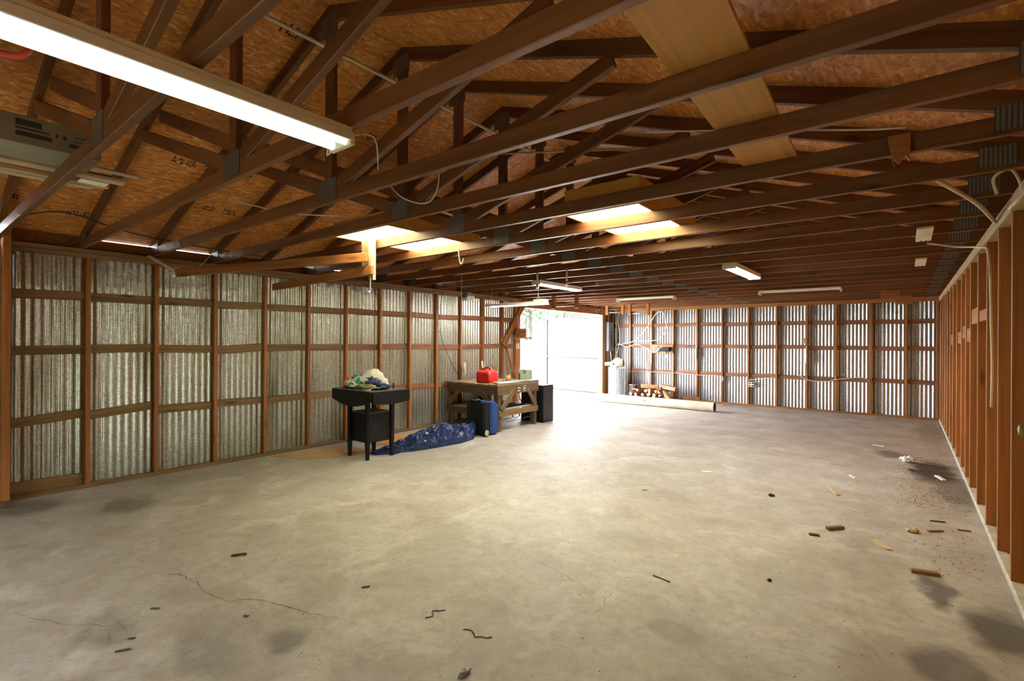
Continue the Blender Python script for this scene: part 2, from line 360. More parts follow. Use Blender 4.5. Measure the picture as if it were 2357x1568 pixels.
# ================================================================== SETTING
XL, XR, YF = -6.58, 0.52, 12.92      # inner faces of left, right and far walls
RX, RZ, SL = -3.04, 3.775, 1/3.0     # ridge line and roof slope (underside of the boards)
ZP = 2.45                            # top of the wall plates
def roof_z(x): return RZ-abs(x-RX)*SL
floor = MB().box((-6.72, -2.7, -0.15), (0.70, 13.05, 0.0)).build('floor', 'concrete'); tag(floor, 'stained beige concrete slab covering the whole shed floor', 'floor', kind='structure')
def crack(pts, wd):
    mb = MB(); P = []
    for a, b in zip(pts[:-1], pts[1:]):
        for k in range(6):
            t = k/6; P.append(Vector((a[0]+(b[0]-a[0])*t, a[1]+(b[1]-a[1])*t, 0.0008))+Vector((random.uniform(-.012, .012), random.uniform(-.012, .012), 0)))
    P.append(Vector((pts[-1][0], pts[-1][1], 0.0008))); vs = []
    for i, p in enumerate(P):
        d = (P[min(i+1, len(P)-1)]-P[max(i-1, 0)]).normalized(); n = Vector((-d.y, d.x, 0)); k = wd*random.uniform(.3, 1)
        vs += [p+n*k, p-n*k]
    mb.add(vs, [(2*i, 2*i+1, 2*i+3, 2*i+2) for i in range(len(P)-1)])
    mb.build('crack', 'stain', floor, label='thin dark crack in the concrete')
crack([(-3.88, 1.08), (-3.7, 1.2), (-3.53, 1.23), (-3.30, 1.22), (-3.12, 1.25), (-2.97, 1.39), (-2.64, 1.47), (-2.44, 1.56)], 0.0022)
crack([(-2.0, 2.85), (-1.78, 2.78), (-1.58, 2.72)], 0.002)
crack([(-1.36, 2.5), (-1.37, 2.62), (-1.41, 2.75)], 0.0015)
crack([(-3.9, 0.45), (-3.5, 0.62), (-3.2, 0.86)], 0.0013)
# ---- corrugated sheets
def sheet_mesh(name, wd, z0, z1, mat, amp=0.009, pitch=0.0678, per=10):
    n = max(4, int(round(wd/pitch*per))); mb = MB(); vs = []
    for i in range(n+1):
        x = wd*i/n; y = amp*math.sin(2*math.pi*x/pitch); vs += [(x, y, z0), (x, y, z1)]
    mb.add(vs, [(2*i, 2*i+2, 2*i+3, 2*i+1) for i in range(n)])
    return mb.mesh(name, mat, smooth=True)
def sheets(parent, p0, dx, total, z0, z1, mat, normal_rot):
    """a run of overlapping corrugated sheets starting at p0, going along local x rotated about z"""
    full = sheet_mesh('metal_sheet', 0.720, z0, z1, mat); x = 0.0; k = 0
    while x < total-0.01:
        wd = min(0.720, total-x); me = full if abs(wd-0.720) < 1e-4 else sheet_mesh('metal_sheet', wd, z0, z1, mat)
        o = bpy.data.objects.new('metal_sheet', me); COL.objects.link(o); o.parent = parent
        o.rotation_euler = (0, 0, normal_rot); off = 0.0012*(k % 2); nv = Vector((-dx[1], dx[0], 0))
        o.location = Vector(p0)+Vector(dx)*x+nv*off-wloc(parent); x += 0.678; k += 1
# ---- left wall
wl = empty('wall_left', (XL, 0, 0), 'long left wall of corrugated galvanized sheet on brown timber studs', 'wall', kind='structure')
SY = [1.310, 1.907, 2.516, 3.117, 3.723, 4.329, 4.945, 5.547, 6.158, 6.776, 7.402, 8.027]
for y in SY: lumber('stud', (XL-.0445, y, 0.04), (XL-.0445, y, 2.362), 0.089, 0.038, 'stud', wl, up=(0, 1, 0))
lumber('stud', (XL-.0445, 12.62, 0.04), (XL-.0445, 12.62, 2.362), 0.089, 0.038, 'stud', wl, up=(0, 1, 0))
lumber('stud', (XL-.0445, 12.98, 0.04), (XL-.0445, 12.98, 2.362), 0.089, 0.038, 'stud', wl, up=(0, 1, 0))
lumber('jamb_post', (XL-.0445, 8.52, 0.0), (XL-.0445, 8.52, 2.265), 0.10, 0.17, 'stud', wl, up=(0, 1, 0))
lumber('jamb_post', (XL-.05, 12.40, 0.0), (XL-.05, 12.40, 2.265), 0.14, 0.16, 'stud', wl, up=(0, 1, 0))
lumber('door_header', (XL-.045, 8.36, 2.353), (XL-.045, 12.58, 2.353), 0.095, 0.176, 'stud', wl)
lumber('corner_post', (-6.495, 0.695, 0.0), (-6.495, 0.695, 2.63), 0.25, 0.054, 'stud', wl, up=(0, 1, 0)); 
MB().box((-6.63, 0.655, 0.0), (-6.35, 0.735, 0.06), bev=.004).build('post_base', 'rust', wl)
bay = [0.722]+SY+[8.435]
for i in range(len(bay)-1):
    y0 = bay[i]+(0.019 if i else 0.0); y1 = bay[i+1]-0.019
    for j, z in enumerate((1.965, 1.42, 0.735)):
        t0, t1 = random.uniform(-.012, .012), random.uniform(-.012, .012); hh = 0.089
        if (i, j) == (3, 1): t0, t1, hh = -.025, .01, .10
        if (i, j) == (1, 2): t0, t1 = 0.0, .05
        if (i, j) == (0, 2): t0, t1 = -.02, .03
        if i >= len(bay)-2 and j == 2: continue
        lumber('girt', (XL-.070, y0, z+t0), (XL-.070, y1, z+t1), 0.038, hh, 'stud_old' if i < 6 else 'girt', wl)
lumber('bottom_plate', (XL-.0445, 0.72, 0.02), (XL-.0445, 8.43, 0.02), 0.089, 0.04, 'stud_old', wl)
lumber('bottom_plate', (XL-.0445, 12.48, 0.02), (XL-.0445, 13.0, 0.02), 0.089, 0.04, 'stud_old', wl)
lumber('kick_board', (XL-.073, 0.73, 0.10), (XL-.073, 1.29, 0.09), 0.025, 0.12, 'stud_old', wl)
lumber('top_plate', (XL-.0445, -2.6, 2.382), (XL-.0445, 13.0, 2.382), 0.089, 0.040, 'stud_old', wl)
lumber('top_plate', (XL-.0445, -2.6, 2.426), (XL-.0445, 13.0, 2.426), 0.092, 0.044, 'stud_old', wl)
lumber('brace', (XL+.028, 8.00, 1.44), (XL+.028, 8.74, 2.40), 0.042, 0.115, 'stud', wl)
sheets(wl, (XL-.0795, 0.60, 0), (0, 1, 0), 7.90, 0.02, 2.50, 'galv', math.radians(90))
sheets(wl, (XL-.0795, 12.49, 0), (0, 1, 0), 0.55, 0.02, 2.50, 'galv_far', math.radians(90))
MB().box((XL-.10, -2.6, 0), (XL-.08, 0.62, 2.5)).build('backing_board', 'stud_old', wl)
# ---- far wall
wf = empty('wall_far', (0, YF, 0), 'far end wall of corrugated galvanized sheet behind orange timber studs', 'wall', kind='structure')
FX = [x+0.019 for x in (-6.054, -5.431, -4.832, -4.213, -3.601, -2.997, -2.387, -1.774, -1.223, -0.606, -0.012, 0.470)]
for i, x in enumerate(FX):
    lumber('stud', (x, YF+.0445, 0.04), (x, YF+.0445, 2.37), 0.089, 0.045 if i != 9 else .06, 'stud', wf, up=(1, 0, 0))
fb = [-6.56]+FX
for i in range(len(fb)-1):
    for j, z in enumerate((1.975, 1.42, 0.735)):
        if (i, j) == (0, 2): continue
        lumber('girt', (fb[i]+(.02 if i else 0), YF+.070, z+random.uniform(-.012, .012)), (fb[i+1]-.02, YF+.070, z+random.uniform(-.012, .012)), 0.038, 0.089, 'girt', wf)
lumber('bottom_plate', (-6.56, YF+.0445, 0.02), (0.60, YF+.0445, 0.02), 0.089, 0.04, 'stud', wf)
lumber('top_plate', (-6.56, YF+.0445, 2.39), (0.60, YF+.0445, 2.39), 0.089, 0.040, 'stud', wf)
lumber('top_plate', (-6.56, YF+.0445, 2.432), (0.60, YF+.0445, 2.432), 0.092, 0.040, 'stud', wf)
sheets(wf, (-6.66, YF+.0995, 0), (1, 0, 0), 7.3, 0.02, 2.48, 'galv_far', 0.0)
MB().prism([(-6.68, 2.44), (0.62, 2.44), (RX, RZ-.005)], 'y', YF+.05, YF+.10).build('gable_board', 'stud_old', wf)
# ---- right wall
wr = empty('wall_right', (XR, 0, 0), 'right wall of close-set orange timber studs on a concrete curb', 'wall', kind='structure')
RYS = [3.79, 4.40, 4.99, 5.64, 6.30, 6.98, 7.49, 8.06, 8.75, 9.41, 10.03, 10.64, 11.24, 11.85, 12.45, 12.87]
for i, y in enumerate(RYS): lumber('stud', (XR+.0445, y, 0.045), (XR+.0445, y, 2.36), 0.089, 0.038, 'stud', wr, up=(0, 1, 0))
lumber('top_plate', (XR+.04, -2.6, 2.403), (XR+.04, 13.0, 2.403), 0.10, 0.088, 'pale', wr)
MB().box((XR-.006, -2.6, 0), (XR+.10, 13.0, 0.045), bev=.006).build('curb', 'curb', wr)
MB().box((XR+.092, -2.6, 0), (XR+.11, 13.05, 2.56)).build('sheathing', 'ply', wr)
for (a, b, z) in ((4, 5, 1.80), (5, 6, 1.62), (6, 7, 1.66), (7, 8, 1.60), (9, 10, 1.58), (3, 4, 1.78)):
    lumber('blocking', (XR+.03, RYS[a]+.02, z), (XR+.03, RYS[b]-.02, z), 0.038, 0.15 if a != 3 else .10, 'stud', wr)
# ---- rear wall behind the viewer; its open doorway is added to light the floor
wb = empty('wall_rear', (0, -2.6, 0), 'rear wall behind the viewer with a wide doorway added to let in light', 'wall', kind='structure')
MB().box((-6.7, -2.7, 0), (-5.6, -2.6, 2.45)).box((-0.8, -2.7, 0), (0.63, -2.6, 2.45)).prism([(-6.7, 2.45), (0.63, 2.45), (RX, RZ)], 'y', -2.7, -2.6).build('boarding', 'stud_old', wb)
MB().box((-5.6, -2.68, 1.80), (-0.8, -2.62, 2.45)).build('added_rolled_door', 'stud_old', wb)  # added out of view; lowers the opening to limit light from behind
# ---- roof
ce = empty('ceiling', (RX, 0, RZ), 'underside of the pitched roof in orange strand-board panels', 'ceiling', kind='structure')
al = math.atan(SL); ca, sa = math.cos(al), math.sin(al)
PAN = {}
def panel(side, s0, s1, y0, y1):
    key = (round(s1-s0, 3), round(y1-y0, 3))
    if key not in PAN: PAN[key] = MB().box((-(y1-y0)/2+.0012, -(s1-s0)/2+.0012, 0), ((y1-y0)/2-.0012, (s1-s0)/2-.0012, 0.011)).mesh('strand_board', 'osb')
    o = bpy.data.objects.new('strand_board', PAN[key]); COL.objects.link(o); o.parent = ce
    s = (s0+s1)/2; x = Vector((0, 1, 0)); yv = Vector((side*ca, 0, -sa)); z = Vector((side*sa, 0, ca))
    if side > 0: x = -x
    mt = Matrix((x, yv, z)).transposed().to_4x4(); mt.translation = Vector((side*ca*s, (y0+y1)/2, -sa*s)); o.matrix_local = mt
for side, tot in ((-1, 3.822), (1, 3.87)):
    for r in range(4):
        s0, s1 = r*1.22, min((r+1)*1.22, tot); y = -2.7-(1.22 if r % 2 else 0)
        while y < 13.04:
            a, b = max(y, -2.7), min(y+2.44, 13.04)
            if b-a > .05: panel(side, s0, s1, a, b)
            y += 2.44
roof = MB()
for side, tot in ((-1, 3.822), (1, 3.90)):
    p = [(RX, RZ+.014), (RX+side*ca*tot, RZ+.014-sa*tot), (RX+side*ca*tot, RZ+.034-sa*tot), (RX, RZ+.034)]
    roof.prism(p, 'y', -2.75, 13.10)
roof.build('roof_covering', 'roofing', ce)
for i in range(20):                                # eave blocking between the trusses, leaving a slit of daylight
    y0 = 1.261+.607*(i-1)
    if y0 > 12.7: break
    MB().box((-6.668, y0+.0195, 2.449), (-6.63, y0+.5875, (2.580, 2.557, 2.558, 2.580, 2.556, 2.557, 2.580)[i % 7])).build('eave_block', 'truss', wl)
MB().box((0.60, -2.6, 2.449), (0.63, 13.0, 2.562)).build('eave_board', 'truss', wr)
# ---- side door leaf standing open in the yard
dr = empty('door_1', (-6.72, 12.44, 0.0), 'corrugated metal door leaf swung open outside the side doorway', 'door', kind='structure')
dv = Vector((-2.06, 0.36, 0)).normalized(); dn = Vector((-dv.y, dv.x, 0)); DW = 2.06
def dp(t, z, o=0.0): q = Vector((-6.72, 12.44, 0))+dv*t+dn*o; return (q.x, q.y, z)
for t in (0.02, DW-.02): lumber('stile', dp(t, .06), dp(t, 2.22), 0.05, 0.04, 'shadow_steel', dr, up=dv)
for z in (.08, 1.05, 2.20): lumber('rail', dp(.04, z), dp(DW-.04, z), 0.045, 0.05, 'shadow_steel', dr)
for k in range(3):
    o = bpy.data.objects.new('metal_sheet', sheet_mesh('metal_sheet', .678, .05, 2.21, 'door_sheet')); COL.objects.link(o); o.parent = dr
    o.rotation_euler = (0, 0, math.atan2(dv.y, dv.x)); q = Vector(dp(.01+.678*k, 0, -.035)); o.location = q-dr.location
for z in (.35, 1.85): MB().box(tuple(Vector(dp(0, z))-Vector((.03, .05, .05))), tuple(Vector(dp(0, z))+Vector((.06, .03, .05))), bev=.005).build('hinge', 'rust', dr)
# ---- outdoors
hg = empty('added_hedge', (-3, -6.2, 0), 'tall dark greenery added out of view to screen the sky at the rear doorway', 'added_hedge')  # invented greenery: screens the sky and gives the metal wall a reflection
mb = MB().blob((-3, -6.4, 1.4), (11, .7, 1.75), 3, .04, 6, nu=60, nv=20, floor=-.06); mb.build('foliage', 'added_hedge', hg, True)
gr = MB().box((-90, -60, -0.30), (60, 90, -0.06)).build('ground', 'grass'); tag(gr, 'open rough ground around the shed outdoors', 'ground', kind='structure')
yd = MB().box((-24, 3.0, -0.059), (-6.72, 34, -0.012)).build('yard_slab', 'yard'); tag(yd, 'pale bright yard surface outside the side doorway', 'yard', kind='structure')
fe = empty('yard_fence', (-17, 24, 0), 'pale board fence at the back of the bright yard', 'fence')
fd = Vector((.82, .57, 0)).normalized(); fo = Vector((-24, 20.2, 0))
for k in range(70):
    q = fo+fd*(k*.20); lumber('board', (q.x, q.y, -.02), (q.x, q.y, 1.55+random.uniform(-.02, .02)), .018, .17, 'fence', fe, up=fd, bev=0)
for z in (.35, 1.3):
    a = fo+Vector((fd.y, -fd.x, 0))*.04; b = a+fd*13.9; lumber('rail', (a.x, a.y, z), (b.x, b.y, z), .04, .09, 'fence', fe)
def tree(loc, h, cr, seed, label):
    rnd = random.Random(seed); t = empty('tree', loc, label, 'tree', 'trees beyond the yard'); L = Vector(loc)
    tr = MB().cyl(L+Vector((0, 0, -.1)), L+Vector((rnd.uniform(-.4, .4), 0, h*.6)), .17, 8, .09)
    for k in range(6):
        a = rnd.uniform(0, 6.28); z = h*rnd.uniform(.35, .6); tr.cyl(L+Vector((0, 0, z)), L+Vector((math.cos(a)*cr*.8, math.sin(a)*cr*.8, z+h*.22)), .06, 6, .02)
    tr.build('trunk', 'bark', t); mb = MB(); cl = [Vector((rnd.gauss(0, cr*.5), rnd.gauss(0, cr*.5), h*rnd.uniform(.3, 1))) for _ in range(26)]
    for k in range(2600):
        c = rnd.choice(cl); p = L+c+Vector((rnd.gauss(0, .55), rnd.gauss(0, .55), rnd.gauss(0, .45)))
        a = Vector((rnd.uniform(-1, 1), rnd.uniform(-1, 1), rnd.uniform(-1, 1))).normalized(); b = a.orthogonal().normalized(); s = rnd.uniform(.07, .16)
        mb.add([p+a*s, p+b*s*.6, p-a*s, p-b*s*.6], [(0, 1, 2, 3)])
    tag(mb.build('foliage', 'leaf', t), kind='stuff')
tree((-20.0, 27.5, -.06), 9.0, 1.7, 1, 'pale leafy tree with a thin trunk nearest the doorway jamb')
tree((-21.0, 32.8, -.06), 11.0, 1.9, 2, 'tall washed-out tree just left of the open door leaf')
tree((-30.5, 41.0, -.06), 13.0, 2.6, 3, 'broad faint tree far behind the yard fence')
tree((-15.0, 36.0, -.06), 13.0, 2.4, 4, 'leafy tree showing above the top of the open door leaf')
# ================================================================== TRUSSES
YT0, DT = 1.261, 0.607
def make_truss():
    t = empty('roof_truss', (RX, 0, ZP), 'x', 'truss', 'roof trusses')
    th = 0.038; hc = 0.089
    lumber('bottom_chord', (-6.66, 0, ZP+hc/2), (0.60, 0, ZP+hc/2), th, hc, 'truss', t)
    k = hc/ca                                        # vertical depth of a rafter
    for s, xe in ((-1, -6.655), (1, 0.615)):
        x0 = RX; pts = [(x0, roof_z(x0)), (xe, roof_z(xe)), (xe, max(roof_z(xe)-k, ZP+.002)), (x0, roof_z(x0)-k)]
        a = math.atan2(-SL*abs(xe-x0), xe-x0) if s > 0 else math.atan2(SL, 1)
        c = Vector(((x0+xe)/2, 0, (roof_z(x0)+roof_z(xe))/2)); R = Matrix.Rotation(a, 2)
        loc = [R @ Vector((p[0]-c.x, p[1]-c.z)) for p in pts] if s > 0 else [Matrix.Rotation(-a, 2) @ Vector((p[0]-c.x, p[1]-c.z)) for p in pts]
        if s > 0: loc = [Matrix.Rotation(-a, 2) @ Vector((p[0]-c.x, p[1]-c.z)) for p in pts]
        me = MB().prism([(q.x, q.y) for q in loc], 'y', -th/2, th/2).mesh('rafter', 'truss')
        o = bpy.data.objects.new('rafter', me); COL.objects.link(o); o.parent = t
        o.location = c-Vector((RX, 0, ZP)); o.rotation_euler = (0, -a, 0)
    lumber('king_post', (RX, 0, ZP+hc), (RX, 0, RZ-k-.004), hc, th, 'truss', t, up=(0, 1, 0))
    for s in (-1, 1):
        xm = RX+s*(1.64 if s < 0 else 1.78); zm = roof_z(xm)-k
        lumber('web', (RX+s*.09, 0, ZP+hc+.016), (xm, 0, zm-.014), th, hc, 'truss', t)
    xm = RX-1.36; lumber('stiffener', (RX-.06, .03, ZP+.225), (xm, .03, roof_z(xm)-k-.02), .020, hc, 'truss', t)
    pm = MB().box((-.095, -.0012, -.072), (.095, .0012, .072)).mesh('nail_plate', 'plate')
    hm = MB().box((-.075, -.0012, -.055), (.075, .0012, .055)).mesh('nail_plate', 'plate')
    for (x, z, me) in ((RX, ZP+.085, pm), (RX, RZ-.14, pm), (-6.45, ZP+.075, hm), (0.38, ZP+.075, hm)):
        o = bpy.data.objects.new('nail_plate', me); COL.objects.link(o); o.parent = t; o.location = Vector((x-RX, -th/2-.0014, z-ZP))
    return t
FEAT = {-1: 'nearest roof truss in view, under the grey carton and trim boards', 0: 'second roof truss in view, at the near end of the twin-tube lamp'}
proto = make_truss(); first = True
for k in range(-2, 20):
    lab = {-2: 'roof truss just behind the nearest one in view, mostly out of frame'}.get(k) or FEAT.get(k) or ('%s brown timber king-post roof truss, counted away from the camera' % ORD[k+1].capitalize() if k < 10 else '%s brown roof truss counted out from the far wall' % ORD[19-k].capitalize())
    if first: proto.location = (RX, YT0+DT*k, ZP); proto['label'] = lab; first = False
    else: copy_tree(proto, (RX, YT0+DT*k, ZP), lab)
# ================================================================== LIGHTS OF THE ROOM
def strip_lamp(name, label, c, axis, L, tube_mat, wd=0.15, z_tube=2.395, group=None, lit=True):
    """enamel channel fixture under the chords with two tubes; c = centre (x, y)"""
    cx, cy = c; t = empty(name, (cx, cy, 2.39), label, 'lamp', group)
    def bx(u0, u1, v0, v1, z0, z1, nm, mt, b=.004):
        lo, hi = ((cx+v0, cy+u0, z0), (cx+v1, cy+u1, z1)) if axis == 'y' else ((cx+u0, cy+v0, z0), (cx+u1, cy+v1, z1))
        return MB().box(lo, hi, bev=b).build(nm, mt, t)
    bx(-L/2, L/2, -wd/2, wd/2, z_tube+.026, z_tube+.053, 'housing', 'white')
    bx(-L/2, L/2, -.02, .02, z_tube+.012, z_tube+.027, 'ballast_cover', 'white')
    for s in (-1, 1): bx(s*L/2-.012, s*L/2+.012, -wd/2, wd/2, z_tube-.022, z_tube+.035, 'lamp_holder', 'cream' if lit else 'white')
    if lit:
        for s in (-1, 1): bx(-L/2, L/2, s*wd/2-.004, s*wd/2+.004, z_tube-.004, z_tube+.03, 'reflector_side', 'white', .001)
        for s in (-1, 1):
            o = s*wd*.29; a, b = ((cx+o, cy-L/2+.012, z_tube), (cx+o, cy+L/2-.012, z_tube)) if axis == 'y' else ((cx-L/2+.012, cy+o, z_tube), (cx+L/2-.012, cy+o, z_tube))
            MB().cyl(a, b, .019, 14).build('tube', tube_mat, t, smooth=True)
    return t
big = strip_lamp('fluorescent_lamp', 'large lit twin-tube fluorescent lamp nearest the camera', (-1.95, 0.64), 'y', 1.22, 'tube_big', wd=.165, z_tube=2.392)
strip_lamp('fluorescent_lamp', 'small lit fluorescent lamp in the middle of the roof, right one of the pair', (-1.60, 6.66), 'y', 1.22, 'tube', group='lit lamps along the middle of the shed')
strip_lamp('fluorescent_lamp', 'small lit fluorescent lamp toward the doorway, left one of the pair', (-4.36, 6.70), 'y', 1.22, 'tube', group='lit lamps along the middle of the shed')
strip_lamp('fluorescent_lamp', 'unlit white strip fixture near the far wall, right one', (-1.45, 9.78), 'x', 1.22, 'tube', z_tube=2.396, group='unlit strip fixtures', lit=False)
strip_lamp('fluorescent_lamp', 'unlit white strip fixture near the far wall, left one', (-4.22, 9.76), 'x', 1.22, 'tube', z_tube=2.396, group='unlit strip fixtures', lit=False)
# shop lamp hanging on chains by the doorway
sl = empty('shop_lamp', (-5.24, 6.724, 2.14), 'lit shop lamp with white reflector hung on chains by the doorway', 'lamp')
MB().prism([(6.62, 2.132), (6.68, 2.185), (6.76, 2.185), (6.82, 2.132), (6.815, 2.132), (6.757, 2.18), (6.683, 2.18), (6.625, 2.132)], 'x', -5.88, -4.61).build('reflector', 'white', sl)
MB().box((-4.83, 6.65, 2.17), (-4.605, 6.79, 2.215), bev=.008).build('ballast_cover', 'yellowish', sl)
for y in (6.685, 6.755): MB().cyl((-5.84, y, 2.155), (-4.65, y, 2.155), .013, 10).build('tube', 'tube', sl, smooth=True)
for x in (-5.78, -4.77):
    mb = MB()
    for s in (-1, 1): mb.tube([(x, 6.72+s*.05, 2.18), (x, 6.72, 2.32), (x, 6.72, 2.47)], .003, 5, smooth=1)
    mb.build('chain', 'steel', sl)
def light_box(label, x0, x1, y0, y1, z1, split):
    t = empty('ceiling_light_box', ((x0+x1)/2, (y0+y1)/2, 2.54), label, 'lamp', 'plywood light boxes on the trusses')
    b = .016; z0 = 2.5405
    MB().box((x0, y0, z0), (x1, y0+b, z1)).build('side_panel', 'ply', t); MB().box((x0, y1-b, z0), (x1, y1, z1)).build('side_panel', 'ply', t)
    MB().box((x0, y0+b, z0), (x0+b, y1-b, z1)).build('side_panel', 'ply', t); MB().box((x1-b, y0+b, z0), (x1, y1-b, z1)).build('side_panel', 'ply', t)
    MB().box((x0, y0, z1), (x1, y1, z1+.01)).build('lid', 'ply', t)
    xs = [x0+b]+split+[x1-b]
    for a, c in zip(xs[:-1], xs[1:]): MB().box((a+.012, y0+b, z0+.006), (c-.012, y1-b, z0+.010)).build('diffuser', 'diffuser', t)
    for x in split: MB().box((x-.012, y0+b, z0+.003), (x+.012, y1-b, z0+.02)).build('divider', 'white', t)
light_box('lit plywood light box above the chords, right of the king posts', -2.17, -1.53, 3.42, 4.66, 2.735, [])
light_box('lit plywood light box with a divided diffuser, above the hanging rack', -4.40, -3.57, 2.74, 3.96, 2.665, [-3.95, -3.72])
# ================================================================== THINGS UP IN THE TRUSSES
pl = lumber('plywood_plank', (-0.525, 0.75, 2.546), (-0.605, 3.13, 2.546), 0.275, 0.012, 'ply'); tag(pl, 'wide tan plywood plank laid across the tops of the bottom chords', 'plank')
ct = empty('carton', (-3.76, 0.1, 2.54), 'long grey printed carton stored on the nearest truss', 'carton')
MB().box((-3.92, -0.55, 2.541), (-3.60, 0.77, 2.690), bev=.004).build('box_body', 'carton', ct)
for (y0, y1, z0, z1) in ((0.42, 0.52, 2.637, 2.668), (0.42, 0.55, 2.618, 2.627), (0.42, 0.56, 2.582, 2.606), (0.65, 0.71, 2.636, 2.640), (0.65, 0.71, 2.612, 2.616), (0.63, 0.72, 2.578, 2.598), (0.575, 0.585, 2.612, 2.63), (0.605, 0.62, 2.612, 2.63)):
    MB().box((-3.6005, y0, z0), (-3.5990, y1, z1)).build('print', 'ink', ct)
BD = [((-4.05, 2.553), .09, .022, -.6, .98, 'pale', 'widest pale trim board lying on the nearest truss'), ((-4.15, 2.549), .07, .016, -.6, .90, 'stud', 'orange trim board beside the wide pale one on the nearest truss'),
      ((-4.24, 2.551), .06, .02, -.6, .94, 'pale', 'narrow pale trim board on the nearest truss'), ((-4.33, 2.549), .07, .016, -.6, .88, 'pale', 'outermost pale trim board on the nearest truss'), ((-4.09, 2.574), .08, .02, -.6, .92, 'stud_old', 'brown board lying on top of the trim boards')]
for (xz, wd, th, y0, y1, mt, lb) in BD: tag(lumber('trim_board', (xz[0], y0, xz[1]), (xz[0]+.02, y1, xz[1]), wd, th, mt), lb, 'board', 'boards stored on the nearest truss')
tag(MB().cyl((-4.01, -.6, 2.60), (-3.99, 1.05, 2.60), .014, 10).build('white_pipe', 'cream', smooth=True), 'thin white pipe lying on the trim boards overhead', 'pipe')
lg = lumber('warning_tag', (-3.75, .70, 2.447), (-3.75, .83, 2.447), .09, .004, 'cream'); tag(lg, 'white printed card tacked under the nearest truss', 'card')
mb = MB().box((-.03, -.022, -.0026), (.03, .022, -.0022)); o = mb.build('print', 'ink', lg)
tag(MB().tube([(-2.3, 0.0, 2.43), (-2.24, .16, 2.425), (-2.22, .25, 2.425), (-2.20, .283, 2.445), (-2.20, .288, 2.50)], .011, 8).build('storage_hook', 'redpaint', smooth=True), 'red vinyl-coated storage hook under the near trusses', 'hook')
# hanging rack
rk = empty('hanging_rack', (-4.15, 3.02, 2.2), 'timber rack of two beams hung from a short post below the left light box', 'rack')
lumber('hanger_post', (-4.19, 3.035, 2.13), (-4.19, 3.035, 2.56), .075, .038, 'pale', rk, up=(0, 1, 0))
lumber('hanger_post', (-4.30, 3.05, 2.28), (-4.33, 3.05, 2.70), .12, .03, 'stud_old', rk, up=(0, 1, 0))
lumber('beam', (-6.42, 2.05, 2.275), (-4.20, 2.985, 2.355), .038, .089, 'stud', rk)
lumber('beam', (-6.47, 3.16, 2.215), (-4.13, 2.995, 2.225), .038, .089, 'stud', rk)
lumber('brace', (-6.60, 1.84, 2.45), (-6.40, 2.03, 2.29), .08, .03, 'pale', rk)
MB().tube([(-4.17, 3.0, 2.17), (-4.17, 3.0, 2.02), (-4.17, 2.985, 2.00)], .008, 6, smooth=1).build('iron_hook', 'steel', rk)
# loose blocks nailed to chords
tag(MB().prism([(-.075, 2.535), (.015, 2.535), (.012, 2.40), (-.005, 2.43), (-.03, 2.395), (-.05, 2.42), (-.045, 2.36)], 'y', 3.035, 3.052).build('broken_board', 'stud'), 'splintered board end nailed to a near chord at the right', 'board')
for (x0, x1, y0, y1, lb) in ((.065, .17, 5.10, 5.72, 'larger white board nailed under the chords near the right wall'), (.08, .175, 6.95, 7.55, 'smaller white board nailed under the chords beyond the larger one')):
    t = empty('ceiling_board', (x0, y0, 2.44), lb, 'board'); MB().box((x0, y0, 2.432), (x1, y1, 2.449), bev=.002).build('panel', 'cream', t)
    for k in (.35, .65): MB().cyl((x0+(x1-x0)*k, y1-.05, 2.44), (x0+(x1-x0)*k, y1-.05, 2.39), .004, 6).build('nail', 'rust', t)
for (x, y, z, lb) in ((-.35, 10.9, 2.37, 'brown block nailed under the chords near the far wall'), (-.17, 12.2, 2.36, 'brown block hanging just above the far wall plate')):
    tag(lumber('wood_block', (x, y, z), (x+.26, y, z), .03, .16, 'stud'), lb, 'block')
# U-shaped hangers with a rod
def hanger(y, xs, zb, label):
    t = empty('rod_hanger', (sum(xs)/2, y, zb), label, 'hanger', 'timber rod hangers below the far trusses')
    for x in xs: lumber('arm', (x, y, zb), (x, y, 2.449), .07, .06, 'stud', t, up=(0, 1, 0))
    MB().cyl((xs[0]+.03, y, zb+.05), (xs[1]-.03, y, zb+.05), .011, 8).build('rod', 'steel', t, smooth=True)
hanger(8.55, (-5.68, -5.13), 2.19, 'timber hanger with a rod in front of the side doorway')
hanger(11.5, (-5.38, -4.90), 2.17, 'timber hanger with a rod in front of the far wall')
hanger(11.62, (-6.06, -5.62), 2.22, 'timber hanger with a rod in the far left corner')
# conduits and cables
def cable(name, pts, r, mat, label, cat='cable', smooth=4): return tag(MB().tube(pts, r, 6, smooth=smooth).build(name, mat, smooth=True), label, cat)
cable('conduit', [(-3.22, 1.3, 3.60), (-3.22, 3.7, 3.60), (-3.22, 6.1, 3.60)], .014, 'cream', 'pale conduit running along the ridge beside the king posts', 'conduit', 1)
cable('conduit', [(-3.20, 3.66, 3.35), (-1.2, 3.66, 2.95), (-.9, 3.66, 2.94)], .009, 'pvc', 'thin pale conduit crossing toward the right roof slope', 'conduit', 1)
cable('cable', [(-2.0, 1.24, 2.46), (-2.05, 1.24, 2.36), (-2.02, 1.30, 2.45), (-2.2, 1.6, 2.60), (-2.5, 1.85, 2.56)], .004, 'cable', 'white lamp cord looping at the end of the large lamp')
cable('cable', [(-3.25, 2.45, 2.85), (-3.0, 2.42, 2.62), (-2.75, 2.45, 2.53), (-2.62, 2.45, 2.62), (-2.60, 2.45, 2.9)], .006, 'cable', 'cream cable drooping in a loop beside a king post')
cable('cable', [(-6.2, .72, 2.60), (-5.9, 1.0, 2.66), (-6.1, 1.5, 2.60), (-6.2, 2.1, 2.57), (-6.25, 2.9, 2.56)], .006, 'cable_dark', 'dark cable along the left eave above the wall plate')
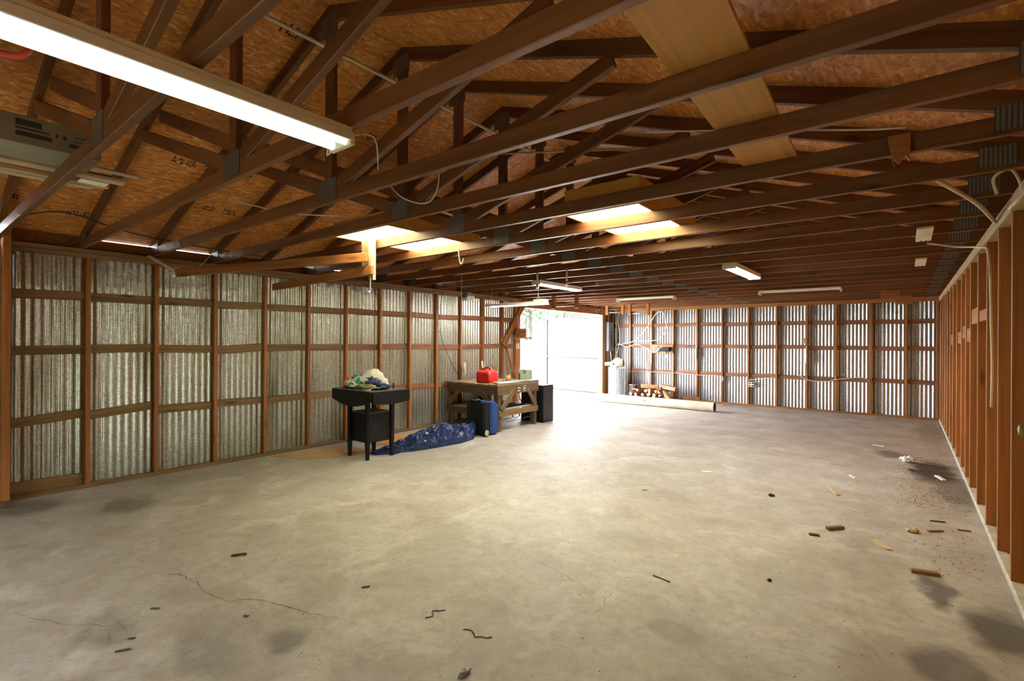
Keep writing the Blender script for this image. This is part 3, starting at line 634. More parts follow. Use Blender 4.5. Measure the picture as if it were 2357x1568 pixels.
cable('cable', [(-6.2, 2.35, 2.55), (-6.25, 2.28, 2.43), (-6.38, 2.2, 2.30)], .004, 'cable', 'thin white wire curling down to the hanging rack')
cable('cable', [(-4.6, 1.85, 2.75), (-4.1, 2.1, 2.60), (-3.7, 2.45, 2.58)], .006, 'cable', 'cream cable draped between two near trusses on the left')
cable('cable', [(-1.3, 3.0, 2.86), (-.8, 3.02, 2.75), (-.2, 3.03, 2.60), (.0, 3.03, 2.56)], .005, 'cable', 'thin wire running along a near chord to the broken board')
cable('cable', [(-3.56, 3.62, 2.46), (-3.55, 3.63, 2.33), (-3.52, 3.63, 2.31), (-3.50, 3.63, 2.36)], .006, 'cable', 'knotted cord end hanging below the left light box')
cable('conduit', [(.10, 3.75, 2.50), (.22, 4.0, 2.46), (.36, 4.35, 2.42), (.50, 4.95, 2.40)], .013, 'pvc', 'bent pale conduit reaching the right wall plate', 'conduit')
cable('cable', [(.42, 4.10, 2.42), (.40, 4.02, 2.50), (.47, 3.98, 2.52), (.52, 4.05, 2.40), (.50, 4.3, 2.36)], .009, 'pvc', 'thick cream cable coiled at the top of the right wall')
cable('cable', [(.15, 5.9, 2.44), (.35, 6.0, 2.40), (.49, 5.75, 2.34), (.505, 5.36, 2.22), (.505, 5.2, 1.7), (.505, 5.13, 1.35), (.505, 5.17, 1.05)], .008, 'cable', 'cream cable hanging down the near right-wall studs')
cable('cable', [(-6.5, 5.62, 2.36), (-6.53, 5.64, 2.2), (-6.52, 5.63, 2.0), (-6.54, 5.66, 1.85)], .005, 'cable', 'white wire dangling on the left wall beyond the black table')
cable('cable', [(-6.5, 6.2, 2.4), (-6.54, 6.19, 2.0), (-6.54, 6.22, 1.6), (-6.5, 6.45, 1.1), (-6.45, 6.62, .83)], .005, 'cable_dark', 'dark cord running down the left wall to the workbench')
cable('cable', [(-4.76, 4.9, 2.45), (-4.76, 4.9, 2.05)], .003, 'cable', 'thin pull cord hanging beside the shop lamp', 'cord', 1)
for (x, y, z, lb) in ((-3.92, 5.5, 2.40, 'dead bulb socket hanging under the middle chords, left of the pair'), (-3.42, 5.45, 2.40, 'dead bulb socket with a bent bracket, right of the pair')):
    t = empty('lamp_socket', (x, y, z), lb, 'lamp socket', 'bulb sockets below the middle trusses')
    MB().cyl((x, y, 2.30), (x, y, 2.455), .014, 8).build('stem', 'pvc', t, smooth=True); MB().cyl((x, y, 2.245), (x, y, 2.30), .024, 10, .018).build('socket', 'steel', t, smooth=True)
t = empty('flood_lamp', (-6.42, 6.9, 2.36), 'small twin floodlight at the top of the left wall', 'lamp')
MB().box((-6.57, 6.84, 2.37), (-6.50, 6.97, 2.45), bev=.006).build('bracket', 'grey', t)
for y in (6.86, 6.95): MB().cyl((-6.52, y, 2.38), (-6.44, y-.02, 2.34), .03, 12, .042).build('lamp_head', 'cream', t, smooth=True)
# ================================================================== BLACK DROP-LEAF TABLE
tb = empty('drop_leaf_table', (-5.56, 4.02, 0), 'black drop-leaf table with a cabinet base beside the left wall', 'table')
X0, X1, Y0, Y1 = -5.99, -5.15, 3.74, 4.31
MB().prism([(X0, Y0), (X1, Y0), (X1, Y1), (X0, Y1)], 'z', .872, .892).build('table_top', 'dust', tb)
nN = 14
def leaf_poly(a, b, d0, d1): return [(a, .886), (b, .886)]+[(b+(a-b)*k/nN, .886-d0-(d1-d0)*math.sin(math.pi*k/nN)) for k in range(nN+1)]
MB().prism(leaf_poly(X0, X1, .125, .205), 'y', Y0-.024, Y0-.004).build('drop_leaf', 'black', tb)
MB().prism(leaf_poly(X0, X1, .125, .205), 'y', Y1+.004, Y1+.024).build('drop_leaf', 'black', tb)
MB().prism(leaf_poly(Y0, Y1, .14, .17), 'x', X1+.004, X1+.024).build('drop_leaf', 'black', tb)
MB().prism(leaf_poly(Y0, Y1, .14, .17), 'x', X0-.024, X0-.004).build('drop_leaf', 'black', tb)
for x in (-5.75, -5.365):
    for y in (3.83, 4.21):
        MB().prism([(-.024, 0), (.024, 0)], 'y', 0, .01) if False else None
        mb = MB(); v = []
        for z, h in ((0, .017), (.22, .024), (.872, .024)): v += [(x-h, y-h, z), (x+h, y-h, z), (x+h, y+h, z), (x-h, y+h, z)]
        mb.add(v, [(3, 2, 1, 0), (8, 9, 10, 11)]+[(4*j+i, 4*j+(i+1) % 4, 4*j+4+(i+1) % 4, 4*j+4+i) for j in (0, 1) for i in range(4)]).build('leg', 'black', tb)
MB().box((-5.735, 3.845, .21), (-5.38, 4.195, .585), bev=.003).build('cabinet_body', 'black', tb)
for k in range(6): MB().box((-5.3795, 3.865+k*.054, .225), (-5.374, 3.865+k*.054+.050, .57)).build('plank', 'black_dust', tb)
MB().box((-5.74, 3.84, .585), (-5.375, 4.20, .597)).build('shelf', 'dust', tb)
MB().box((-5.735, 3.83, .78), (-5.38, 3.85, .872)).box((-5.735, 4.19, .78), (-5.38, 4.21, .872)).build('apron', 'black', tb)
# cloth bundle on the table
cb = empty('cloth_bundle', (-5.58, 4.0, .892), 'crumpled bundle of white, green and orange cloth on the black table', 'cloth')
MB().blob((-5.55, 4.02, .99), (.225, .17, .145), 3, .13, 1.3, floor=.894).build('canvas_fold', 'canvas', cb, True)
MB().blob((-5.70, 3.93, .965), (.165, .15, .10), 5, .14, 2.0, floor=.894).build('patterned_cloth', 'print', cb, True, 'green and orange patterned cloth')
MB().blob((-5.885, 3.90, .935), (.075, .08, .055), 8, .16, 2.2, floor=.894).build('orange_cloth', 'orange', cb, True, 'orange cloth corner')
MB().blob((-5.765, 3.86, 1.00), (.060, .055, .055), 9, .15, 2.2, floor=.894).build('orange_cloth', 'orange', cb, True)
MB().blob((-5.50, 3.90, .925), (.24, .10, .040), 11, .2, 2.5, floor=.894).build('olive_cloth', 'olive', cb, True)
mb = MB()
for k in range(7):
    t0 = k/7; mb.add([(-5.56+.30*t0, 3.80, .897), (-5.56+.30*(t0+.09), 3.80, .897), (-5.50+.22*(t0+.09), 3.90, .955), (-5.50+.22*t0, 3.90, .955)], [(0, 1, 2, 3)])
mb.build('striped_cloth', 'canvas', cb)
MB().blob((-5.43, 3.94, 1.00), (.13, .075, .055), 14, .3, 3.0, floor=.90).build('blue_cloth', 'bluecloth', cb, True, 'blue cloth scrap')
MB().blob((-5.33, 4.02, .935), (.13, .07, .032), 15, .3, 3.0, floor=.897).build('blue_cloth', 'bluecloth', cb, True)
t = empty('bottle', (-5.31, 4.19, .892), 'small brown bottle standing on the black table', 'bottle')
MB().cyl((-5.31, 4.19, .8925), (-5.31, 4.19, .945), .012, 10).build('body', 'rust', t, True); MB().cyl((-5.31, 4.19, .945), (-5.31, 4.19, .968), .008, 10).build('cap', 'black', t, True)
# cardboard sheets on the floor by the wall
tag(MB().prism([(-6.50, 3.15), (-6.05, 3.35), (-5.75, 3.70), (-5.60, 4.3), (-6.42, 4.1)], 'z', .001, .006).build('cardboard_sheet', 'cardboard'), 'flat brown cardboard sheet on the floor behind the black table', 'cardboard')
tag(MB().prism([(-6.50, 4.5), (-5.95, 4.55), (-5.85, 5.15), (-6.45, 5.3)], 'z', .001, .006).build('plywood_offcut', 'ply'), 'flat tan plywood offcut on the floor behind the blue tarp', 'board')
# ================================================================== BLUE TARP
def tarp_mesh():
    mb = MB(); nu, nv = 56, 24; vs = []
    cl = [(-5.62, 4.08), (-5.50, 4.32), (-5.42, 4.62), (-5.40, 4.95), (-5.42, 5.35), (-5.45, 5.68), (-5.46, 5.90)]
    ht = [.02, .10, .20, .29, .28, .215, .20]; wf_ = [.03, .09, .13, .17, .235, .20, .07]; wk = [.05, .12, .18, .24, .28, .24, .1]
    def ip(a, t):
        t *= len(a)-1; i = min(int(t), len(a)-2); f = t-i; f = f*f*(3-2*f)
        return a[i]*(1-f)+a[i+1]*f if not isinstance(a[0], tuple) else (a[i][0]*(1-f)+a[i+1][0]*f, a[i][1]*(1-f)+a[i+1][1]*f)
    for i in range(nu+1):
        t = i/nu; c = ip(cl, t); h = ip(ht, t); a, b = ip(wf_, t), ip(wk, t)
        for j in range(nv+1):
            s = j/nv; ph = math.pi*s; x = math.cos(ph); off = a*x if x > 0 else b*x; z = h*math.sin(ph)**.8
            p = Vector((c[0]+off, c[1], z)); q = Vector((p.x*5+t*2, p.y*4.2, p.z*5))
            r = mnoise.ridged_multi_fractal(q, 1.0, 2.1, 4, 1.0, 2.0)-1.1; r2 = mnoise.noise(q*4.0)
            amp = .028*min(1, math.sin(ph)*1.6); p += Vector((.8, -.2, .9))*(r*amp*2.0)+Vector((.6, .2, .5))*r2*.022*math.sin(ph)
            if t > .93: p.z += (t-.93)/.07*.03
            p.z = max(p.z, .002+.004*(j % 2)); vs.append(p)
    mb.add(vs, [(i*(nv+1)+j, (i+1)*(nv+1)+j, (i+1)*(nv+1)+j+1, i*(nv+1)+j+1) for i in range(nu) for j in range(nv)])
    return mb
tp = empty('tarpaulin', (-5.42, 5.0, 0), 'crumpled shiny blue tarpaulin heaped on the floor beside the cooler', 'tarp')
tarp_mesh().build('folded_sheet', 'tarp', tp)
mb = MB(); P = [(-5.52, 4.06), (-5.36, 4.30), (-5.42, 4.46), (-5.62, 4.36), (-5.78, 4.20), (-5.66, 4.10)]
mb.add([(-5.55, 4.25, .035)]+[(x, y, .003) for x, y in P], [(0, i+1, (i+1) % 6+1) for i in range(6)]); mb.build('corner_flap', 'tarp', tp)
# ================================================================== COOLER
co = empty('wheeled_cooler', (-5.45, 6.1, 0), 'black and blue wheeled cooler standing in front of the workbench', 'cooler')
def cham(x0, x1, y0, y1, c): return [(x0+c, y0), (x1-c, y0), (x1, y0+c), (x1, y1-c), (x1-c, y1), (x0+c, y1), (x0, y1-c), (x0, y0+c)]
MB().prism(cham(-5.66, -5.255, 5.94, 6.09, .025), 'z', .035, .50).prism(cham(-5.64, -5.275, 5.96, 6.08, .02), 'z', .50, .525).build('body', 'rubber', co)
MB().prism(cham(-5.65, -5.235, 6.09, 6.28, .03), 'z', .03, .50).prism(cham(-5.63, -5.26, 6.10, 6.26, .03), 'z', .50, .53).build('shell', 'blue', co, label='blue plastic shell')
MB().tube([(-5.58, 5.99, .525), (-5.58, 5.99, .565), (-5.40, 5.99, .565), (-5.40, 5.99, .525)], .012, 8, smooth=1).build('handle', 'rubber', co)
MB().blob((-5.49, 6.02, .555), (.09, .05, .025), 21, .25, 2, floor=.528).build('glove', 'bluecloth', co, True)
MB().box((-5.56, 5.932, .30), (-5.38, 5.942, .46), bev=.004).build('recess_panel', 'black', co)
wh = MB().cyl((-5.275, 5.975, .062), (-5.228, 5.975, .062), .06, 20).build('wheel', 'rubber', co)
MB().cyl((-5.230, 5.975, .062), (-5.222, 5.975, .062), .044, 20).build('rim', 'cream', wh, label='cream wheel rim')
for k in range(5):
    a = k*2*math.pi/5; MB().cyl((-5.2225, 5.975+.025*math.cos(a), .062+.025*math.sin(a)), (-5.2205, 5.975+.025*math.cos(a), .062+.025*math.sin(a)), .008, 8).build('rim_hole', 'rubber', wh)
MB().cyl((-5.68, 5.975, .062), (-5.64, 5.975, .062), .06, 20).build('wheel', 'rubber', co)
# ================================================================== WORKBENCH
wbn = empty('workbench', (-5.9, 6.95, 0), 'rough timber workbench with braced legs and outlets against the left wall', 'workbench')
for k in range(5): lumber('top_plank', (-6.56+.123+.246*k, 6.36, .775), (-6.56+.123+.246*k, 7.56, .775), .243, .035, 'benchtop', wbn)
lumber('apron', (-5.355, 6.37, .685), (-5.355, 7.55, .685), .038, .145, 'bench', wbn); lumber('apron', (-6.54, 6.385, .685), (-5.376, 6.385, .685), .03, .145, 'bench', wbn)
lumber('apron', (-6.54, 7.535, .685), (-5.376, 7.535, .685), .03, .145, 'bench', wbn)
for (x, y) in ((-5.40, 6.445), (-5.40, 7.475), (-6.50, 6.445), (-6.50, 7.475)): lumber('leg', (x, y, 0), (x, y, .757), .085, .085, 'bench', wbn, up=(0, 1, 0))
lumber('stretcher', (-5.345, 6.40, .30), (-5.345, 7.53, .30), .03, .10, 'stud_old', wbn); lumber('stretcher', (-6.54, 6.39, .30), (-5.44, 6.39, .30), .03, .10, 'bench', wbn)
lumber('stretcher', (-6.545, 6.40, .30), (-6.545, 7.53, .30), .03, .10, 'stud_old', wbn)
MB().box((-6.52, 6.42, .352), (-5.365, 7.52, .364)).build('lower_shelf', 'curb', wbn, label='dusty grey lower shelf')
for (a, b) in (((-5.335, 6.46, .36), (-5.335, 6.80, .66)), ((-5.335, 7.46, .36), (-5.335, 7.22, .66))): lumber('brace', a, b, .028, .09, 'bench', wbn)
lumber('brace', (-5.44, 6.36, .42), (-5.72, 6.36, .66), .028, .09, 'bench', wbn); lumber('brace', (-6.46, 6.36, .42), (-6.22, 6.36, .66), .028, .09, 'bench', wbn)
def outlet(parent, c, n, w_, h_, rows, cols, mat='cream', dark='black'):
    """receptacle plate facing the direction n with dark sockets"""
    c = Vector(c); n = Vector(n); u = Vector((0, 0, 1)).cross(n).normalized()
    xf = Matrix((u, n, Vector((0, 0, 1)))).transposed().to_4x4(); xf.translation = c
    pl_ = MB().box((-w_/2, 0, -h_/2), (w_/2, .012, h_/2), bev=.003, xf=xf).build('outlet_plate', mat, parent)
    for i in range(cols):
        for j in range(rows):
            q = c+u*((i-(cols-1)/2)*w_/cols)+Vector((0, 0, (j-(rows-1)/2)*h_/rows))
            MB().cyl(q+n*.0115, q+n*.0135, min(w_/cols, h_/rows)*.36, 12).build('socket', dark, pl_ if parent else None)
    return pl_
outlet(wbn, (-5.335, 6.93, .682), (1, 0, 0), .09, .10, 2, 2, 'rust', 'cream'); outlet(wbn, (-5.335, 7.11, .69), (1, 0, 0), .055, .10, 2, 1)
# things on the bench
gc = empty('gas_can', (-5.78, 6.60, .793), 'red plastic gas can on the near corner of the workbench', 'gas can')
mb = MB(); v = []
for z, k, dz in ((0, .92, 0), (.02, 1, 0), (.165, 1, 0), (.20, .90, 0), (.222, .70, 0)):
    for (a, b) in ((-.165, -.125), (.165, -.125), (.165, .125), (-.165, .125)):
        cx_, cy_ = a*k, b*k; r = .045*k
        for q in range(4):
            an = math.atan2(b, a); base = {(-1, -1): math.pi, (1, -1): 1.5*math.pi, (1, 1): 0, (-1, 1): .5*math.pi}[(1 if a > 0 else -1, 1 if b > 0 else -1)]
            th = base+q*math.pi/6; v.append((-5.78+cx_-math.copysign(r, a)+r*math.cos(th), 6.60+cy_-math.copysign(r, b)+r*math.sin(th), .793+z))
mb.add(v, [(j*16+i, j*16+(i+1) % 16, j*16+16+(i+1) % 16, j*16+16+i) for j in range(4) for i in range(16)]+[tuple(range(16))[::-1], tuple(range(64, 80))])
mb.build('tank', 'red', gc, True)
MB().tube([(-5.84, 6.60, 1.01), (-5.82, 6.60, 1.05), (-5.76, 6.60, 1.058), (-5.70, 6.60, 1.05), (-5.655, 6.60, .985)], .017, 8).build('handle', 'red', gc, True)
MB().cyl((-5.87, 6.60, 1.0), (-5.885, 6.60, 1.03), .028, 12).build('cap', 'rubber', gc, True); MB().cyl((-5.885, 6.60, 1.03), (-5.90, 6.60, 1.17), .017, 10, .010).build('spout', 'cream', gc, True)
tag(MB().box((-6.08, 6.98, .7935), (-5.86, 6.985, 1.06), xf=Matrix.Translation((0, 0, 0))).build('cardboard_piece', 'cardboard'), 'brown cardboard panel propped on the workbench behind the gas can', 'cardboard')
t = empty('tin_can', (-5.72, 7.12, .793), 'orange-labelled tin can on the workbench', 'can'); MB().cyl((-5.72, 7.12, .793), (-5.72, 7.12, .905), .048, 18).build('label_band', 'can', t, True); MB().cyl((-5.72, 7.12, .905), (-5.72, 7.12, .915), .050, 18).build('rim', 'steel', t)
t = empty('green_box', (-5.62, 7.46, .793), 'sage green metal box standing at the far end of the workbench', 'box')
MB().box((-5.70, 7.41, .793), (-5.46, 7.52, 1.0), bev=.006).build('case', 'greenbox', t); MB().box((-5.455+.0, 7.43, .93), (-5.458, 7.47, .985)).build('marking', 'ink', t) if False else None
mb = MB().tube([(-5.60, 7.409, .965), (-5.57, 7.409, .978), (-5.56, 7.409, .955), (-5.59, 7.409, .935), (-5.55, 7.409, .932)], .005, 5); mb.build('marking', 'ink', t)
MB().tube([(-5.535, 7.409, .975), (-5.535, 7.409, .93)], .005, 5, smooth=1).build('marking', 'ink', t); MB().box((-5.69, 7.395, .80), (-5.66, 7.41, .93)).build('latch', 'ink', t)
for (a, b, r, mt, lb) in (((-5.42, 6.42, .815), (-5.40, 7.62, .813), .019, 'greenbox', 'grey-green pipe lying along the front edge of the workbench'), ((-5.55, 6.75, .811), (-5.50, 7.40, .811), .016, 'rubber', 'dark pipe lying beside the tin can on the workbench'),
                          ((-5.37, 6.40, .807), (-5.345, 7.58, .807), .013, 'steel', 'thin bright pipe on the very edge of the workbench')):
    tag(MB().cyl(a, b, r, 12).build('pipe', mt, smooth=True), lb, 'pipe', 'pipes on the workbench')
tag(MB().cyl((-5.50, 6.45, .815), (-5.40, 6.50, .815), .022, 14).build('tape_roll', 'kraft', smooth=True), 'short brown roll at the near end of the bench pipes', 'roll')
for k, (dx, y0, y1, z1) in enumerate(((0, 7.78, 8.06, 1.40), (.02, 7.98, 8.08, 1.42), (.04, 8.12, 8.09, 1.36), (.05, 8.25, 8.10, 1.34))):
    tag(lumber('leaning_stick', (-6.20+dx, y0+.1, .0), (-6.545+dx*.4, y1, z1), .016, .022, 'fire', bev=0), '%s reddish stick leaning on the wall behind the workbench' % ['nearest', 'second', 'third', 'farthest'][k], 'stick', 'sticks leaning by the doorway')
t = empty('flat_tray', (-5.75, 7.05, .364), 'dark flat tray on the lower shelf of the workbench', 'tray'); MB().box((-6.0, 6.7, .365), (-5.45, 7.3, .40), bev=.004).build('base', 'rubber', t); MB().box((-5.8, 6.95, .40), (-5.6, 7.2, .412)).build('lid', 'bench', t)
t = empty('black_cabinet', (-5.55, 7.82, 0), 'tall narrow black cabinet beside the doorway end of the workbench', 'cabinet')
MB().box((-5.83, 7.66, .0), (-5.315, 7.99, .70), bev=.004).build('body', 'black', t); MB().box((-5.3155, 7.665, .005), (-5.30, 7.985, .70), bev=.002).build('door', 'cabinet', t)
tag(MB().tube([(-5.9, 7.3, .004), (-5.7, 7.55, .05), (-5.62, 7.52, .10), (-5.5, 7.6, .11)], .006, 6).build('hose', 'cream', smooth=True), 'pale hose curling on the floor under the workbench', 'hose')
# small wall shelf and outlet by the door jamb
t = empty('wall_shelf', (XL, 8.45, 1.55), 'small brown shelf box fixed to the doorway jamb', 'shelf')
MB().box((-6.53, 8.37, 1.60), (-6.42, 8.60, 1.80), bev=.003).build('back_box', 'stud', t); MB().prism([(8.33, 1.575), (8.66, 1.575), (8.70, 1.60), (8.60, 1.61), (8.34, 1.60)], 'x', -6.53, -6.33).build('ledge', 'ply', t)
t = empty('jamb_outlet', (XL, 8.46, 1.42), 'white six-way outlet on the doorway jamb below the small shelf', 'outlet'); outlet(t, (-6.528, 8.46, 1.42), (1, 0, 0), .15, .12, 3, 2)
tag(MB().tube([(-6.50, 8.40, 2.05), (-6.49, 8.42, 1.95), (-6.48, 8.45, 1.80)], .007, 6).build('cable', 'cable', smooth=True), 'pale cord hanging above the small jamb shelf', 'cord')
tag(MB().blob((-6.50, 6.80, 1.0), (.015, .04, .12), 31, .3, 2).build('rag', 'kraft', smooth=True), 'thin tan rag hung on a left wall stud above the workbench', 'rag')
# ================================================================== FAR LEFT CORNER
ep = empty('electrical_panel', (-6.55, 12.55, 1.66), 'grey electrical breaker panel beside the right door jamb', 'panel')
MB().box((-6.58, 12.50, 1.26), (-6.47, 12.82, 2.07), bev=.006).build('cabinet_box', 'grey', ep); MB().box((-6.4695, 12.53, 1.30), (-6.463, 12.79, 2.03), bev=.003).build('door_panel', 'grey', ep)
MB().box((-6.4628, 12.63, 1.38), (-6.459, 12.69, 1.72)).build('breaker_row', 'black', ep); MB().box((-6.4628, 12.63, 1.76), (-6.459, 12.68, 1.81)).build('latch', 'rust', ep)
cable('conduit', [(-6.42, 12.86, 2.44), (-6.42, 12.86, 1.10)], .012, 'cream', 'white vertical conduit beside the breaker panel', 'conduit', 1)
cable('cable', [(-6.4, 12.85, 1.43), (-6.1, 12.84, 1.48), (-5.8, 12.82, 1.58), (-5.45, 12.8, 1.95), (-5.25, 12.8, 2.25), (-5.12, 12.8, 2.33), (-5.0, 12.8, 2.25), (-4.95, 12.8, 1.9), (-5.1, 12.8, 1.62), (-5.4, 12.8, 1.55), (-5.75, 12.82, 1.55)], .013, 'cable', 'large loop of cream cable hanging on the far wall')
cable('cable', [(-6.38, 12.86, 1.5), (-6.1, 12.82, 1.38), (-5.75, 12.82, 1.45), (-5.3, 12.85, 1.25), (-5.1, 12.85, 1.38), (-4.95, 12.86, 1.1), (-4.93, 12.86, .80)], .010, 'cable', 'slack cream cable running below the large loop on the far wall')
cable('cable', [(-6.3, 12.85, 2.42), (-6.36, 12.84, 2.1), (-6.30, 12.84, 1.75), (-6.33, 12.84, 1.4), (-6.45, 12.7, .85)], .010, 'cable', 'pale cable dropping through the far left corner')
cable('cable', [(-6.46, 12.6, 1.26), (-6.44, 12.62, .95), (-6.46, 12.7, .5), (-6.4, 12.7, .2)], .012, 'cable', 'cable falling from the bottom of the breaker panel')
cable('cable', [(-6.0, 12.86, .70), (-4.9, 12.84, .72), (-4.2, 12.86, .69), (-3.6, 12.84, .70)], .006, 'cable', 'thin cable strung along the lower girts at left of the far wall')
cable('cable', [(-2.95, 12.912, .62), (-2.70, 12.905, .66), (-2.37, 12.912, .72)], .008, 'cable', 'short pale cable rising from the grey outlet box')
cable('cable', [(-1.95, 12.912, .83), (-1.75, 12.908, .70), (-1.4, 12.90, .66), (-1.2, 12.908, .72), (-.75, 12.91, .79), (-.60, 12.912, .72)], .009, 'cable', 'loose pale cable looped over two studs of the far wall')
# wire mesh roll
mr = empty('wire_mesh_roll', (-6.18, 12.44, 0), 'standing roll of silver wire mesh in the far left corner', 'mesh roll')
mb = MB(); R_ = .225; cx, cy = -6.18, 12.44
for k in range(17): mb.tube([(cx+R_*math.cos(a*2*math.pi/20), cy+R_*math.sin(a*2*math.pi/20), .012+k*.05) for a in range(21)], .0035, 4, smooth=1)
for k in range(26):
    a = k*2*math.pi/26; mb.cyl((cx+R_*math.cos(a), cy+R_*math.sin(a), 0), (cx+R_*math.cos(a), cy+R_*math.sin(a), .83), .0035, 4)
tag(mb.build('mesh_wires', 'web', mr), kind='stuff')
mb = MB(); vs = []
for i in range(25):
    a = 2*math.pi*i/24; r = R_*.86*(1+.05*math.sin(3*a)); vs += [(cx+r*math.cos(a), cy+r*math.sin(a), 0), (cx+r*math.cos(a+.1), cy+r*math.sin(a+.1), .80)]
mb.add(vs, [(2*i, 2*i+2, 2*i+3, 2*i+1) for i in range(24)]).build('inner_wrap', 'film', mr, True)
wp = empty('white_bundle', (-6.18, 12.44, .83), 'white bundle with a projecting arm resting on the wire mesh roll', 'bundle')
MB().blob((-6.12, 12.34, .96), (.16, .14, .12), 41, .08, 1.2).build('wrap', 'canvas', wp, True); MB().cyl((-6.2, 12.30, .93), (-6.42, 12.20, .915), .05, 12, .045).build('arm', 'white', wp, True)
MB().cyl((-6.16, 12.19, .925), (-6.155, 12.17, .925), .026, 12).build('knob', 'rubber', wp, True); MB().blob((-5.98, 12.34, .95), (.06, .08, .10), 43, .08, 1).build('olive_end', 'olive', wp, True); MB().blob((-6.17, 12.25, .85), (.10, .07, .05), 44, .2, 2).build('lower_fold', 'canvas', wp, True)
t = empty('dark_bucket', (-5.80, 12.62, 0), 'dark brown bucket between the mesh roll and the firewood', 'bucket'); MB().cyl((-5.80, 12.62, 0), (-5.80, 12.62, .36), .095, 18, .12).build('pail', 'rust', t, True); MB().cyl((-5.80, 12.62, .36), (-5.80, 12.62, .372), .125, 18).build('rim', 'steel', t)
for k in range(3): tag(MB().cyl((-5.50+.035*k, 12.80, 0), (-5.50+.035*k, 12.85, 1.0-.06*k), .009, 8).build('metal_rod', 'steel', smooth=True), '%s thin metal rod leaning on the far wall behind the firewood' % ['leftmost', 'middle', 'rightmost'][k], 'rod', 'rods leaning on the far wall')
# kraft tube on the floor
kt = empty('form_tube', (-4.68, 11.30, 0), 'long pale cardboard form tube lying on the floor before the firewood', 'tube'); p0, p1 = Vector((-6.22, 11.36, .105)), Vector((-3.27, 11.28, .105))
mb = MB(); d = (p1-p0).normalized(); a_ = Vector((0, 0, 1)); b_ = d.cross(a_); n = 28; vs = []
for j in range(25):
    p = p0+(p1-p0)*(j/24)
    for i in range(n):
        th = 2*math.pi*i/n; r = .104+.0015*mnoise.noise(Vector((j*.9, i*.4, 2))); vs.append(p+a_*math.cos(th)*r+b_*math.sin(th)*r)
mb.add(vs, [(j*n+i, j*n+(i+1) % n, (j+1)*n+(i+1) % n, (j+1)*n+i) for j in range(24) for i in range(n)]); mb.build('tube_wall', 'kraft', kt, True)
mb = MB(); vs = []
for p, r in ((p1, .104), (p1, .093), (p1-d*.25, .093)): vs += [p+a_*math.cos(2*math.pi*i/n)*r+b_*math.sin(2*math.pi*i/n)*r for i in range(n)]
mb.add(vs, [(j*n+i, j*n+(i+1) % n, (j+1)*n+(i+1) % n, (j+1)*n+i) for j in (0, 1) for i in range(n)]+[tuple(range(2*n, 3*n))]); mb.build('open_end', 'tubein', kt, label='dark hollow end')
for s in (.2, .45): q = p0+(p1-p0)*s; MB().blob((q.x, q.y-.10, .13), (.05, .012, .03), 3, .3, 3).build('scuff', 'kraft', kt, True)
# firewood
LB = ['lowest', 'low', 'middle', 'upper', 'top']
def split_log(c, L, r, yaw, tilt, roll, seed, label):
    rnd = random.Random(seed); n = rnd.choice((3, 4, 4, 5)); t = empty('firewood_log', c, label, 'firewood', 'split firewood heaped at the far wall')
    ang = sorted(rnd.uniform(-.35, .35)+2*math.pi*k/n for k in range(n)); pr = [(r*rnd.uniform(.8, 1.15)*math.cos(a), r*rnd.uniform(.8, 1.15)*math.sin(a)) for a in ang]
    R3 = Matrix.Rotation(yaw, 4, 'Z') @ Matrix.Rotation(tilt, 4, 'Y') @ Matrix.Rotation(roll, 4, 'X')
    secs = [(-L/2, 1), (-L/6, 1.04), (L/6, .98), (L/2, .94)]; vs = []
    for x, k in secs: vs += [R3 @ Vector((x, p[0]*k, p[1]*k)) for p in pr]
    side = MB(); side.v = [Vector(c)+q for q in vs]; side.f = [(j*n+i, j*n+(i+1) % n, (j+1)*n+(i+1) % n, (j+1)*n+i) for j in range(3) for i in range(n)]; side.mi = [0]*len(side.f)
    zmin = min(q.z for q in side.v); sh = Vector((0, 0, max(0, .004-zmin))); side.v = [q+sh for q in side.v]
    side.build('bark_side', 'fire', t)
    for e in (0, 3):
        mb = MB(); mb.add([q+(sh*0) for q in side.v[e*n:e*n+n]], [tuple(range(n))[::-1] if e == 0 else tuple(range(n))]); mb.build('cut_end', 'fire_end', t)
k = 0
rows = [(.058, -5.82, -4.50, 10, 12.28), (.058, -5.60, -4.70, 6, 12.68), (.160, -5.62, -4.74, 7, 12.34), (.262, -5.46, -4.86, 5, 12.40)]
for ri, (z, xa, xb, cnt, yc) in enumerate(rows):
    for i in range(cnt):
        x = xa+(xb-xa)*i/(cnt-1); s = 100+k; rr = random.Random(s)
        pos = 'leftmost' if i == 0 else 'rightmost' if i == cnt-1 else ORD[i]+' from the left'
        split_log((x, yc+rr.uniform(-.04, .04), z), rr.uniform(.34, .42), rr.uniform(.046, .060), math.radians(90)+rr.uniform(-.22, .22), rr.uniform(-.05, .05), rr.uniform(0, 6), s,
                  'split firewood log, %s in the %s row of the heap' % (pos, ['front bottom', 'back bottom', 'middle', 'upper'][ri])); k += 1
split_log((-5.24, 12.44, .365), .46, .05, .06, .0, .4, 301, 'long split log lying crosswise on top of the firewood heap')
split_log((-4.76, 12.50, .33), .46, .075, -.35, .10, 1.2, 302, 'thick round-backed log at the upper right of the firewood heap')
split_log((-4.22, 12.56, .085), .42, .08, .25, .0, 2.2, 303, 'thick barky log at the right end of the firewood heap')
split_log((-4.62, 12.08, .17), .50, .04, -.75, .48, .8, 304, 'straight split stave leaning down the front of the firewood heap')
split_log((-4.18, 12.16, .055), .24, .055, .5, 0, .3, 305, 'short pale block on the floor at the right of the firewood heap')
tag(lumber('board_scrap', (-5.72, 12.40, .27), (-5.38, 12.44, .265), .05, .02, 'pale'), 'thin pale board scrap sticking out left of the firewood', 'board')
